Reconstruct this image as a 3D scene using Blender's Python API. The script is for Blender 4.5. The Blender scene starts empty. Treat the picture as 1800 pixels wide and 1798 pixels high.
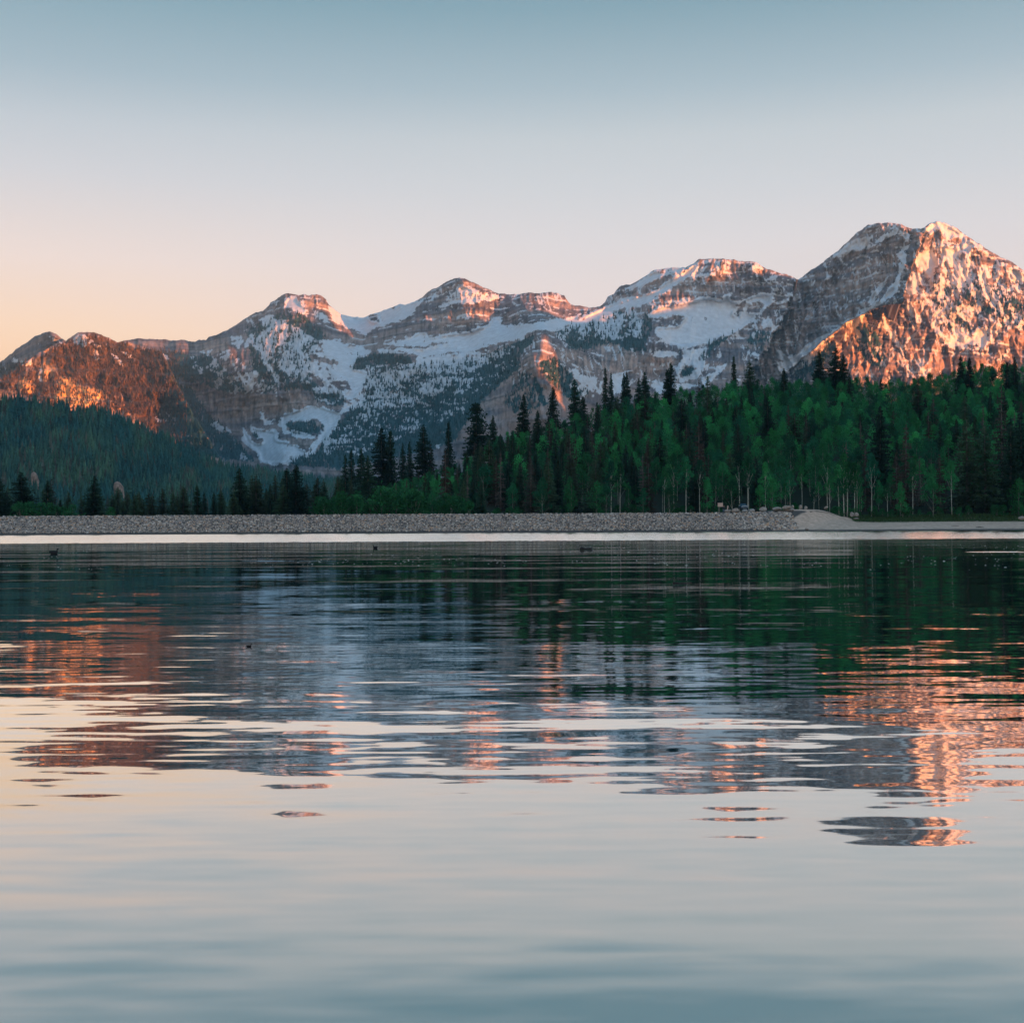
import bpy, math, random
import numpy as np
from mathutils import Matrix, Vector, Euler

# ------------------------------------------------------------------ camera, light, world
scene = bpy.context.scene
COL = scene.collection
F_PX = 2200.0                       # focal length in photo pixels (photo 1800 wide)
CAM = np.array([0.0, 0.0, 1.5])
PITCH = math.atan(25.0 / F_PX)
ROLL = math.radians(-0.29)
RM = Matrix.Rotation(math.radians(90) + PITCH, 4, 'X') @ Matrix.Rotation(ROLL, 4, 'Z')
cam_d = bpy.data.cameras.new('camera')
cam = bpy.data.objects.new('camera', cam_d); COL.objects.link(cam)
cam.matrix_world = Matrix.Translation(Vector(CAM)) @ RM
cam_d.sensor_fit = 'HORIZONTAL'; cam_d.sensor_width = 36.0
cam_d.lens = 36.0 * F_PX / 1800.0
cam_d.clip_start = 0.1; cam_d.clip_end = 60000
scene.camera = cam
scene.render.resolution_x = 1024; scene.render.resolution_y = 1022
scene.view_settings.view_transform = 'Standard'
scene.view_settings.look = 'None'
scene.view_settings.exposure = 1.65
scene.view_settings.gamma = 1.0

SUN_AZ = math.radians(45.0)         # to the right of straight behind the camera
SUN_EL = math.radians(3.0)
LDIR = np.array([math.sin(SUN_AZ) * math.cos(SUN_EL), -math.cos(SUN_AZ) * math.cos(SUN_EL), math.sin(SUN_EL)])
sun_d = bpy.data.lights.new('sun', 'SUN')
sun_d.energy = 5.0; sun_d.angle = math.radians(0.35); sun_d.color = (1.0, 0.265, 0.06)
sun = bpy.data.objects.new('sun', sun_d); COL.objects.link(sun)
sun.rotation_euler = Vector(LDIR).to_track_quat('Z', 'Y').to_euler()
sun.location = (200, -200, 300)

def s2l(c):
    c = c / 255.0
    return c / 12.92 if c <= 0.04045 else ((c + 0.055) / 1.055) ** 2.4
def srgb(r, g, b, a=1.0): return (s2l(r), s2l(g), s2l(b), a)

WORLD = 0.385
world = bpy.data.worlds.new('World'); scene.world = world
world.use_nodes = True
wt = world.node_tree; wt.nodes.clear()
def N(t, kind, **kw):
    n = t.nodes.new(kind)
    for k, v in kw.items(): setattr(n, k, v)
    return n
wo = N(wt, 'ShaderNodeOutputWorld'); wb = N(wt, 'ShaderNodeBackground')
wc = N(wt, 'ShaderNodeTexCoord'); ws = N(wt, 'ShaderNodeSeparateXYZ')
wt.links.new(wc.outputs['Generated'], ws.inputs[0])
def ramp(t, stops):
    r = N(t, 'ShaderNodeValToRGB'); e = r.color_ramp.elements
    e[0].position = stops[0][0]; e[0].color = stops[0][1]
    e[1].position = stops[-1][0]; e[1].color = stops[-1][1]
    for p, c in stops[1:-1]:
        x = e.new(p); x.color = c
    return r
rR = ramp(wt, [(0.0, srgb(240, 205, 180)), (0.12, srgb(238, 212, 196)), (0.17, srgb(228, 212, 208)), (0.22, srgb(213, 208, 210)),
               (0.26, srgb(198, 201, 206)), (0.295, srgb(186, 194, 200)), (0.33, srgb(158, 177, 188)), (0.385, srgb(120, 153, 168)), (0.5, srgb(112, 156, 174)), (0.75, srgb(95, 146, 184)), (1.0, srgb(84, 140, 186))])
rL = ramp(wt, [(0.0, srgb(252, 190, 130)), (0.10, srgb(251, 200, 152)), (0.15, srgb(248, 212, 182)), (0.20, srgb(232, 213, 205)),
               (0.26, srgb(201, 201, 206)), (0.295, srgb(184, 192, 200)), (0.33, srgb(155, 175, 187)), (0.385, srgb(121, 155, 170)), (0.5, srgb(112, 156, 174)), (0.75, srgb(95, 146, 184)), (1.0, srgb(84, 140, 186))])
wm = N(wt, 'ShaderNodeMapRange', interpolation_type='SMOOTHSTEP')
wm.inputs['From Min'].default_value = -0.42; wm.inputs['From Max'].default_value = 0.1
wt.links.new(ws.outputs['X'], wm.inputs['Value'])
wx = N(wt, 'ShaderNodeMix', data_type='RGBA')
for r in (rR, rL): wt.links.new(ws.outputs['Z'], r.inputs[0])
wt.links.new(wm.outputs[0], wx.inputs[0]); wt.links.new(rL.outputs[0], wx.inputs[6]); wt.links.new(rR.outputs[0], wx.inputs[7])
# the sunrise half of the sky (behind the camera) is brighter than the half it faces
wy_ = N(wt, 'ShaderNodeMapRange', interpolation_type='SMOOTHSTEP')
for k_, v_ in zip(('From Min', 'From Max', 'To Min', 'To Max'), (-0.5, 0.35, 1.0, 1.0)): wy_.inputs[k_].default_value = v_
wt.links.new(ws.outputs['Y'], wy_.inputs['Value'])
wu_ = N(wt, 'ShaderNodeMath', operation='MULTIPLY'); wt.links.new(wy_.outputs[0], wu_.inputs[0]); wu_.inputs[1].default_value = WORLD
wd_ = N(wt, 'ShaderNodeVectorMath', operation='DOT_PRODUCT'); wt.links.new(wc.outputs['Generated'], wd_.inputs[0]); wd_.inputs[1].default_value = tuple(LDIR)
wg_ = N(wt, 'ShaderNodeMapRange', interpolation_type='SMOOTHSTEP')
for k_, v_ in zip(('From Min', 'From Max', 'To Min', 'To Max'), (0.35, 1.0, 0.0, 1.0)): wg_.inputs[k_].default_value = v_
wt.links.new(wd_.outputs['Value'], wg_.inputs['Value'])
wadd = N(wt, 'ShaderNodeMix', data_type='RGBA', blend_type='ADD'); wt.links.new(wg_.outputs[0], wadd.inputs[0]); wt.links.new(wx.outputs[2], wadd.inputs[6]); wadd.inputs[7].default_value = (.62, .50, .44, 1)
wt.links.new(wadd.outputs[2], wb.inputs[0]); wt.links.new(wu_.outputs[0], wb.inputs[1])
wt.links.new(wb.outputs[0], wo.inputs[0])

# ------------------------------------------------------------------ helpers
rng = np.random.default_rng(7)
random.seed(11)
RMn = np.array(RM.to_3x3())
def P(u, v, Y):
    """world point seen at photo pixel (u, v) at depth Y"""
    u = np.asarray(u, float); v = np.asarray(v, float); Y = np.asarray(Y, float)
    u, v, Y = np.broadcast_arrays(u, v, Y)
    d = np.stack([(u - 900) / F_PX, (899 - v) / F_PX, -np.ones_like(u)], -1) @ RMn.T
    t = Y / d[..., 1]
    return CAM + d * t[..., None]
def uX(u, Y): return float(P(u, 924, Y)[0])

TAB = rng.random((512, 512))
def vn(x, y, seed=0):
    x = x + seed * 37.17; y = y + seed * 91.71
    xi = np.floor(x).astype(int); yi = np.floor(y).astype(int)
    fx = x - xi; fy = y - yi
    fx = fx * fx * (3 - 2 * fx); fy = fy * fy * (3 - 2 * fy)
    a = TAB[xi & 511, yi & 511]; b = TAB[(xi + 1) & 511, yi & 511]
    c = TAB[xi & 511, (yi + 1) & 511]; d = TAB[(xi + 1) & 511, (yi + 1) & 511]
    return (a * (1 - fx) + b * fx) * (1 - fy) + (c * (1 - fx) + d * fx) * fy
def fbm(x, y, seed=0, octv=4, gain=0.5):
    s = 0; a = 1; t = 0
    for i in range(octv):
        s = s + a * vn(x * 2 ** i, y * 2 ** i, seed + i * 3.3); t += a; a *= gain
    return s / t
def sstep(a, b, x):
    t = np.clip((x - a) / (b - a), 0, 1); return t * t * (3 - 2 * t)
def lerp(a, b, t): return a + (b - a) * t

def mesh_np(name, verts, faces_flat, fsize, cols=None, smooth=False):
    """verts (n,3); faces_flat (m,fsize) array"""
    me = bpy.data.meshes.new(name)
    verts = np.ascontiguousarray(verts, dtype=np.float32); faces = np.ascontiguousarray(faces_flat, dtype=np.int32)
    me.vertices.add(len(verts)); me.vertices.foreach_set('co', verts.ravel())
    me.loops.add(faces.size); me.loops.foreach_set('vertex_index', faces.ravel())
    me.polygons.add(len(faces))
    me.polygons.foreach_set('loop_start', np.arange(0, faces.size, fsize, dtype=np.int32))
    me.polygons.foreach_set('loop_total', np.full(len(faces), fsize, dtype=np.int32))
    if smooth: me.polygons.foreach_set('use_smooth', np.ones(len(faces), dtype=bool))
    me.update(calc_edges=True)
    if cols is not None:
        at = me.color_attributes.new('tint', 'FLOAT_COLOR', 'POINT')
        c = np.ones((len(verts), 4), np.float32); c[:, :3] = cols
        at.data.foreach_set('color', c.ravel())
    return me
def link(name, me, m=None, parent=None):
    o = bpy.data.objects.new(name, me); COL.objects.link(o)
    if m is not None:
        me.materials.clear(); me.materials.append(m)
    if parent: o.parent = parent
    return o
def tag(o, label=None, cat=None, group=None, kind=None):
    if label: o['label'] = label
    if cat: o['category'] = cat
    if group: o['group'] = group
    if kind: o['kind'] = kind
    return o
def empty(name, loc=(0, 0, 0), rz=0):
    o = bpy.data.objects.new(name, None); COL.objects.link(o); o.location = loc; o.rotation_euler = (0, 0, rz)
    o.empty_display_size = 0.2
    return o
def grid_faces(nr, nc):
    i = np.arange(nr - 1)[:, None] * nc + np.arange(nc - 1)[None, :]
    return np.stack([i, i + 1, i + nc + 1, i + nc], -1).reshape(-1, 4)

class MB:
    """collects tris / quads as one mesh"""
    def __init__(s): s.v = []; s.f = []
    def add(s, vs, fs):
        b = len(s.v); s.v.extend([tuple(p) for p in vs]); s.f.extend([tuple(i + b for i in f) for f in fs])
    def tube(s, pts, rads, n=7, cap=True):
        pts = [Vector(p) for p in pts]; b = len(s.v)
        for k, p in enumerate(pts):
            d = (pts[min(k + 1, len(pts) - 1)] - pts[max(k - 1, 0)]).normalized()
            up = Vector((0, 0, 1)) if abs(d.z) < 0.9 else Vector((1, 0, 0))
            x = d.cross(up).normalized(); y = d.cross(x)
            for j in range(n):
                a = 2 * math.pi * j / n
                s.v.append(tuple(p + (x * math.cos(a) + y * math.sin(a)) * rads[k]))
        for k in range(len(pts) - 1):
            for j in range(n):
                a = b + k * n + j; c = b + k * n + (j + 1) % n
                s.f.append((a, c, c + n, a + n))
        if cap:
            s.f.append(tuple(b + j for j in range(n))[::-1]); e = b + (len(pts) - 1) * n
            s.f.append(tuple(e + j for j in range(n)))
    def box(s, c, d, taper=1.0, rot=0):
        x, y, z = d[0] / 2, d[1] / 2, d[2] / 2; vs = []
        for zz in (-1, 1):
            t = taper if zz > 0 else 1
            for a, b_ in ((-1, -1), (1, -1), (1, 1), (-1, 1)):
                px, py = a * x * t, b_ * y * t
                vs.append((c[0] + px * math.cos(rot) - py * math.sin(rot), c[1] + px * math.sin(rot) + py * math.cos(rot), c[2] + zz * z))
        s.add(vs, [(0, 3, 2, 1), (4, 5, 6, 7), (0, 1, 5, 4), (1, 2, 6, 5), (2, 3, 7, 6), (3, 0, 4, 7)])
    def mesh(s, name, smooth=False):
        me = bpy.data.meshes.new(name); me.from_pydata(s.v, [], s.f); me.update()
        if smooth: me.polygons.foreach_set('use_smooth', [True] * len(me.polygons))
        return me
    def build(s, name, m, parent=None, smooth=False): return link(name, s.mesh(name, smooth), m, parent)

# ------------------------------------------------------------------ materials
def mat(name, col, rough=0.9, var=0.0, scale=1.0, metal=0.0, spec=0.3, bump=0.0, attr=False, objrand=0.0, col2=None, trans=0.0):
    m = bpy.data.materials.new(name); m.use_nodes = True; t = m.node_tree
    p = t.nodes['Principled BSDF']; p.inputs['Roughness'].default_value = rough; p.inputs['Metallic'].default_value = metal
    p.inputs['Specular IOR Level'].default_value = spec
    c = (col[0], col[1], col[2], 1.0)
    src = None
    if attr:
        a = N(t, 'ShaderNodeAttribute', attribute_name='tint'); src = a.outputs['Color']
    else:
        r = N(t, 'ShaderNodeRGB'); r.outputs[0].default_value = c; src = r.outputs[0]
    if col2 is not None:
        oi = N(t, 'ShaderNodeObjectInfo'); mx = N(t, 'ShaderNodeMix', data_type='RGBA')
        t.links.new(oi.outputs['Random'], mx.inputs[0]); t.links.new(src, mx.inputs[6]); mx.inputs[7].default_value = (*col2, 1)
        src = mx.outputs[2]
    if objrand > 0:
        oi = N(t, 'ShaderNodeObjectInfo'); mr = N(t, 'ShaderNodeMapRange'); mu = N(t, 'ShaderNodeMath', operation='MULTIPLY')
        mu.inputs[1].default_value = 17.31
        fr = N(t, 'ShaderNodeMath', operation='FRACT'); t.links.new(oi.outputs['Random'], mu.inputs[0]); t.links.new(mu.outputs[0], fr.inputs[0])
        mr.inputs['To Min'].default_value = 1 - objrand; mr.inputs['To Max'].default_value = 1 + objrand
        t.links.new(fr.outputs[0], mr.inputs['Value'])
        hv = N(t, 'ShaderNodeHueSaturation'); t.links.new(mr.outputs[0], hv.inputs['Value']); t.links.new(src, hv.inputs['Color']); src = hv.outputs[0]
    if var > 0 or bump > 0:
        tc = N(t, 'ShaderNodeTexCoord'); nz = N(t, 'ShaderNodeTexNoise'); nz.inputs['Scale'].default_value = scale; nz.inputs['Detail'].default_value = 6
        t.links.new(tc.outputs['Object'], nz.inputs['Vector'])
    if var > 0:
        mr = N(t, 'ShaderNodeMapRange'); mr.inputs['From Min'].default_value = 0.3; mr.inputs['From Max'].default_value = 0.7
        mr.inputs['To Min'].default_value = 1 - var; mr.inputs['To Max'].default_value = 1 + var
        t.links.new(nz.outputs['Fac'], mr.inputs['Value'])
        hv = N(t, 'ShaderNodeHueSaturation'); t.links.new(mr.outputs[0], hv.inputs['Value']); t.links.new(src, hv.inputs['Color']); src = hv.outputs[0]
    if bump > 0:
        b = N(t, 'ShaderNodeBump'); b.inputs['Distance'].default_value = bump
        t.links.new(nz.outputs['Fac'], b.inputs['Height']); t.links.new(b.outputs[0], p.inputs['Normal'])
    t.links.new(src, p.inputs['Base Color'])
    if trans > 0:
        out = t.nodes['Material Output']; tr = N(t, 'ShaderNodeBsdfTranslucent'); ms = N(t, 'ShaderNodeMixShader'); ms.inputs[0].default_value = trans
        t.links.new(src, tr.inputs[0]); t.links.new(p.outputs[0], ms.inputs[1]); t.links.new(tr.outputs[0], ms.inputs[2]); t.links.new(ms.outputs[0], out.inputs[0])
    return m

M = {}
M['mountain'] = mat('mountain_rock_and_snow', (1, 1, 1), 0.9, attr=True, spec=0.1, var=0.12, scale=0.05)
M['far_trees'] = mat('distant_conifer_needles', (1, 1, 1), 0.9, attr=True, spec=0.1)
M['ground'] = mat('shore_ground', (1, 1, 1), 0.95, attr=True, spec=0.1, var=0.18, scale=1.2, bump=0.05)
M['stone'] = mat('riprap_stone', (1, 1, 1), 0.85, attr=True, spec=0.2, var=0.2, scale=4)
M['boulder'] = mat('boulder_stone', (0.30, 0.25, 0.21), 0.85, var=0.35, scale=2.5, bump=0.08, spec=0.2, col2=(0.32, 0.30, 0.28))
M['bark_conifer'] = mat('conifer_bark', (0.12, 0.10, 0.09), 0.9, var=0.3, scale=3)
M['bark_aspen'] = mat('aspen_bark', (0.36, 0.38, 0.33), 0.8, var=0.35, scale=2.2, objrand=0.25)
M['bark_dark'] = mat('grey_green_aspen_bark', (0.17, 0.18, 0.15), 0.85, var=0.35, scale=2.2, objrand=0.3)  # darker bark, so stems inside the wood stand out less
M['bark_dead'] = mat('weathered_dead_bark', (0.11, 0.10, 0.095), 0.9, var=0.3, scale=3)
M['needles'] = mat('dark_needles', (0.010, 0.036, 0.026), 0.8, var=0.35, scale=0.9, objrand=0.35, spec=0.15, col2=(0.016, 0.05, 0.026))
M['needles_olive'] = mat('olive_needles', (0.034, 0.080, 0.040), 0.8, var=0.35, scale=0.9, objrand=0.3, spec=0.15, col2=(0.035, 0.058, 0.034))
M['needles_brown'] = mat('brown_dying_needles', (0.060, 0.042, 0.034), 0.85, var=0.3, scale=0.9, objrand=0.3, spec=0.1, col2=(0.036, 0.04, 0.032))
M['needles_grey'] = mat('grey_dead_twigs', (0.12, 0.10, 0.092), 0.85, var=0.3, scale=0.9, objrand=0.3, spec=0.1)
M['leaves'] = mat('aspen_leaves', (0.034, 0.25, 0.072), 0.7, var=0.25, scale=0.6, objrand=0.5, spec=0.2, col2=(0.007, 0.085, 0.048), trans=0.25)
M['bush'] = mat('bush_leaves', (0.020, 0.135, 0.045), 0.7, var=0.25, scale=1.5, objrand=0.25, spec=0.2, trans=0.25)
M['driftwood'] = mat('driftwood', (0.30, 0.24, 0.20), 0.8, var=0.3, scale=4)
M['dark_wood'] = mat('dark_wet_wood', (0.03, 0.027, 0.025), 0.5, var=0.3, scale=4)

# ------------------------------------------------------------------ MOUNTAINS: outline, depth, snow and forest
SIL = [(-500, 740), (-200, 700), (-60, 665), (0, 636), (10, 630), (30, 612), (45, 604), (60, 592), (78, 584), (88, 582), (98, 586), (108, 594), (116, 599), (126, 591), (135, 586), (150, 583),
       (165, 585), (180, 589), (196, 596), (208, 601), (216, 599), (232, 596), (250, 595), (275, 596), (300, 598), (325, 598), (343, 601), (350, 597), (362, 597), (366, 592), (380, 590), (395, 582), (412, 573), (430, 561),
       (450, 549), (462, 546), (472, 538), (476, 531), (484, 528), (495, 520), (508, 515), (522, 518), (540, 519), (555, 516.5), (566, 520), (573, 526), (578, 536), (590, 546), (602, 553), (620, 558),
       (640, 558), (655, 552), (672, 546), (690, 540), (702, 535), (712, 537), (728, 530), (742, 522), (756, 511), (770, 505), (784, 496), (797, 489), (808, 487.5), (816, 489),
       (830, 496), (843, 502), (860, 509), (876, 516), (888, 517), (905, 517), (925, 515), (945, 516), (965, 514), (980, 515), (992, 520), (998, 530), (1004, 536), (1020, 538), (1040, 541), (1055, 539),
       (1064, 530), (1068, 521), (1078, 518), (1084, 509), (1092, 502), (1108, 501), (1122, 493), (1136, 484), (1148, 475), (1165, 472), (1192, 470.5), (1205, 471), (1218, 463), (1230, 456),
       (1250, 455.5), (1268, 456), (1288, 456.5), (1302, 460), (1325, 461), (1334, 463), (1347, 473), (1362, 477), (1376, 481), (1390, 485), (1403, 492), (1410, 488), (1422, 478), (1438, 467),
       (1455, 455), (1472, 441), (1487, 427), (1502, 413), (1515, 404), (1526, 396), (1540, 393), (1556, 391), (1572, 393), (1584, 394), (1592, 399), (1604, 403), (1618, 403), (1626, 398),
       (1636, 392), (1646, 389), (1658, 391), (1672, 397), (1684, 403), (1694, 412), (1702, 417), (1722, 429), (1742, 443), (1756, 450), (1770, 456), (1785, 465), (1795, 473),
       (1815, 486), (1850, 505), (1900, 540), (1980, 590), (2080, 650), (2300, 730)]
SILn = np.array(SIL, float)
# (u, v, depth)
CP = [(400,578,5700),(440,556,5600),(510,517,5400),(570,520,5350),(620,558,5600),(700,537,5350),(760,510,5250),(813,488,4950),(880,516,4950),(960,516,4850),(1010,538,4850),
 (1060,530,4850),(1150,474,4800),(1230,457,4680),(1260,456,4650),(1330,462,4620),(1388,488,4560),(1420,492,4560),(1450,620,4300),(2100,660,4700),
 (820,545,4760),(820,590,4650),(700,590,4850),(740,560,4930),(640,590,5300),(900,545,4740),(900,570,4620),(980,545,4720),(850,615,4400),(700,625,4500),(1000,575,4400),(1100,600,4200),(600,600,5000),
 (510,560,5100),(450,590,5100),(400,620,5050),(400,660,4950),(520,650,4700),(600,640,4650),(450,690,4750),(480,740,4650),
 (560,720,4400),(650,720,4250),(760,720,4150),(500,800,3950),(600,830,3600),(750,800,3700),(860,640,4250),
 (955,590,3500),(930,625,3300),(925,645,3230),(940,690,3080),(970,735,2950),(900,650,3550),(880,700,3450),(830,750,3400),(900,760,3150),
 (1000,600,3850),(1050,640,3850),(1150,600,4150),(1150,665,4050),(1080,690,3750),(1050,730,3500),(1200,700,3950),
 (1200,560,4400),(1250,530,4500),(1180,600,4250),(1250,620,4200),(1320,560,4480),(1300,640,4150),(1230,680,4000),(1250,500,4560),(1180,500,4620),(1370,520,4520),(1375,560,4460),
 (330,632,5400),(345,690,5300),(400,740,4950),(410,790,4600),(370,700,5150),
 (100,590,4650),(88,584,4700),(60,594,4950),(30,614,5250),(0,638,5500),(-60,666,5800),(40,625,5000),(0,655,5200),(-100,690,5300),
 (216,600,5900),(250,596,5900),(300,599,5850),(340,602,5800),(250,603,5750),(310,606,5650)]
CP_LEFT = [(150,583,3700),(215,604,3700),(260,612,3680),(295,625,3600),(120,597,3700),(90,612,3680),(60,630,3650),(30,655,3620),(0,690,3560),(-100,720,3560),(60,670,3590),(130,690,3520),(200,700,3500),(150,640,3610),(220,650,3600),(250,700,3500),(300,720,3470),(310,680,3460),(345,745,3300),(375,790,3200),(330,790,3260),(320,715,3380),(200,790,3350)]
CP_T = [(1403,480,4900),(1440,466,4850),(1500,415,4720),(1560,392,4560),(1600,403,4480),(1640,400,4380),(1405,520,4850),(1375,560,4800),(1450,500,4760),(1450,560,4640),(1400,610,4650),(1500,460,4680),(1500,540,4540),(1530,480,4540),(1550,520,4420),(1580,470,4400),(1600,450,4380),(1590,520,4330),(1330,630,4700),(1290,690,4600),(1400,640,4580),(1440,600,4590),(1480,560,4560)]
CP_R = [(1645,389,5000),(1620,400,5000),(1700,417,5000),(1800,474,4980),(1900,540,4930),(2100,660,4800),(1620,470,4930),(1600,500,4880),(1598,540,4820),(1600,575,4780),(1650,450,4950),(1700,480,4900),(1700,540,4830),(1650,540,4830),(1600,620,4720),(1700,620,4740),(1800,620,4780),(1800,540,4870),
 (1452,612,4820),(1505,568,4820),(1550,552,4820),(1415,655,4760),(1385,690,4700),(1470,640,4760),(1520,620,4740),(1500,690,4650),(1600,700,4620),(1750,700,4650),(1900,680,4700),(1600,800,4500),(1480,600,4800)]
EDGE_T = np.array([(380, 1404), (492, 1403), (540, 1388), (580, 1366), (640, 1330), (700, 1290), (900, 1200)], float)      # (v, u)
EDGE_R = np.array([(-600, 9000), (1250, 800), (1330, 705), (1370, 668), (1410, 630), (1450, 598), (1490, 566), (1530, 546), (1560, 536), (1587, 534), (1592, 505), (1604, 470), (1614, 440), (1628, 405), (1636, 380), (1640, 300), (3000, 300)], float)
CPn = np.array(CP, float); CPl = np.array(CP_LEFT, float)
SIL_LEFT = np.array([(-600, 800), (-100, 705), (0, 668), (20, 655), (60, 625), (100, 603), (126, 591), (150, 580), (215, 594), (230, 603), (260, 611), (285, 621), (298, 645), (318, 690), (345, 740), (378, 790), (400, 830), (450, 900), (3000, 2000)], float)
def rbf_fit(cp):
    x = cp[:, :2]; d = np.sqrt(((x[:, None] - x[None]) ** 2).sum(-1) + 36.0)
    n = len(cp); A = np.zeros((n + 3, n + 3)); A[:n, :n] = d + np.eye(n) * 0.0
    A[:n, n] = 1; A[:n, n + 1:] = x / 1000; A[n, :n] = 1; A[n + 1:, :n] = x.T / 1000
    return np.linalg.solve(A, np.concatenate([cp[:, 2], np.zeros(3)]))
def rbf_eval(u, v, cp):
    w = rbf_fit(cp); out = w[-3] + w[-2] * u / 1000 + w[-1] * v / 1000
    for i in range(len(cp)):
        out = out + w[i] * np.sqrt((u - cp[i, 0]) ** 2 + (v - cp[i, 1]) ** 2 + 36.0)
    return out

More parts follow.
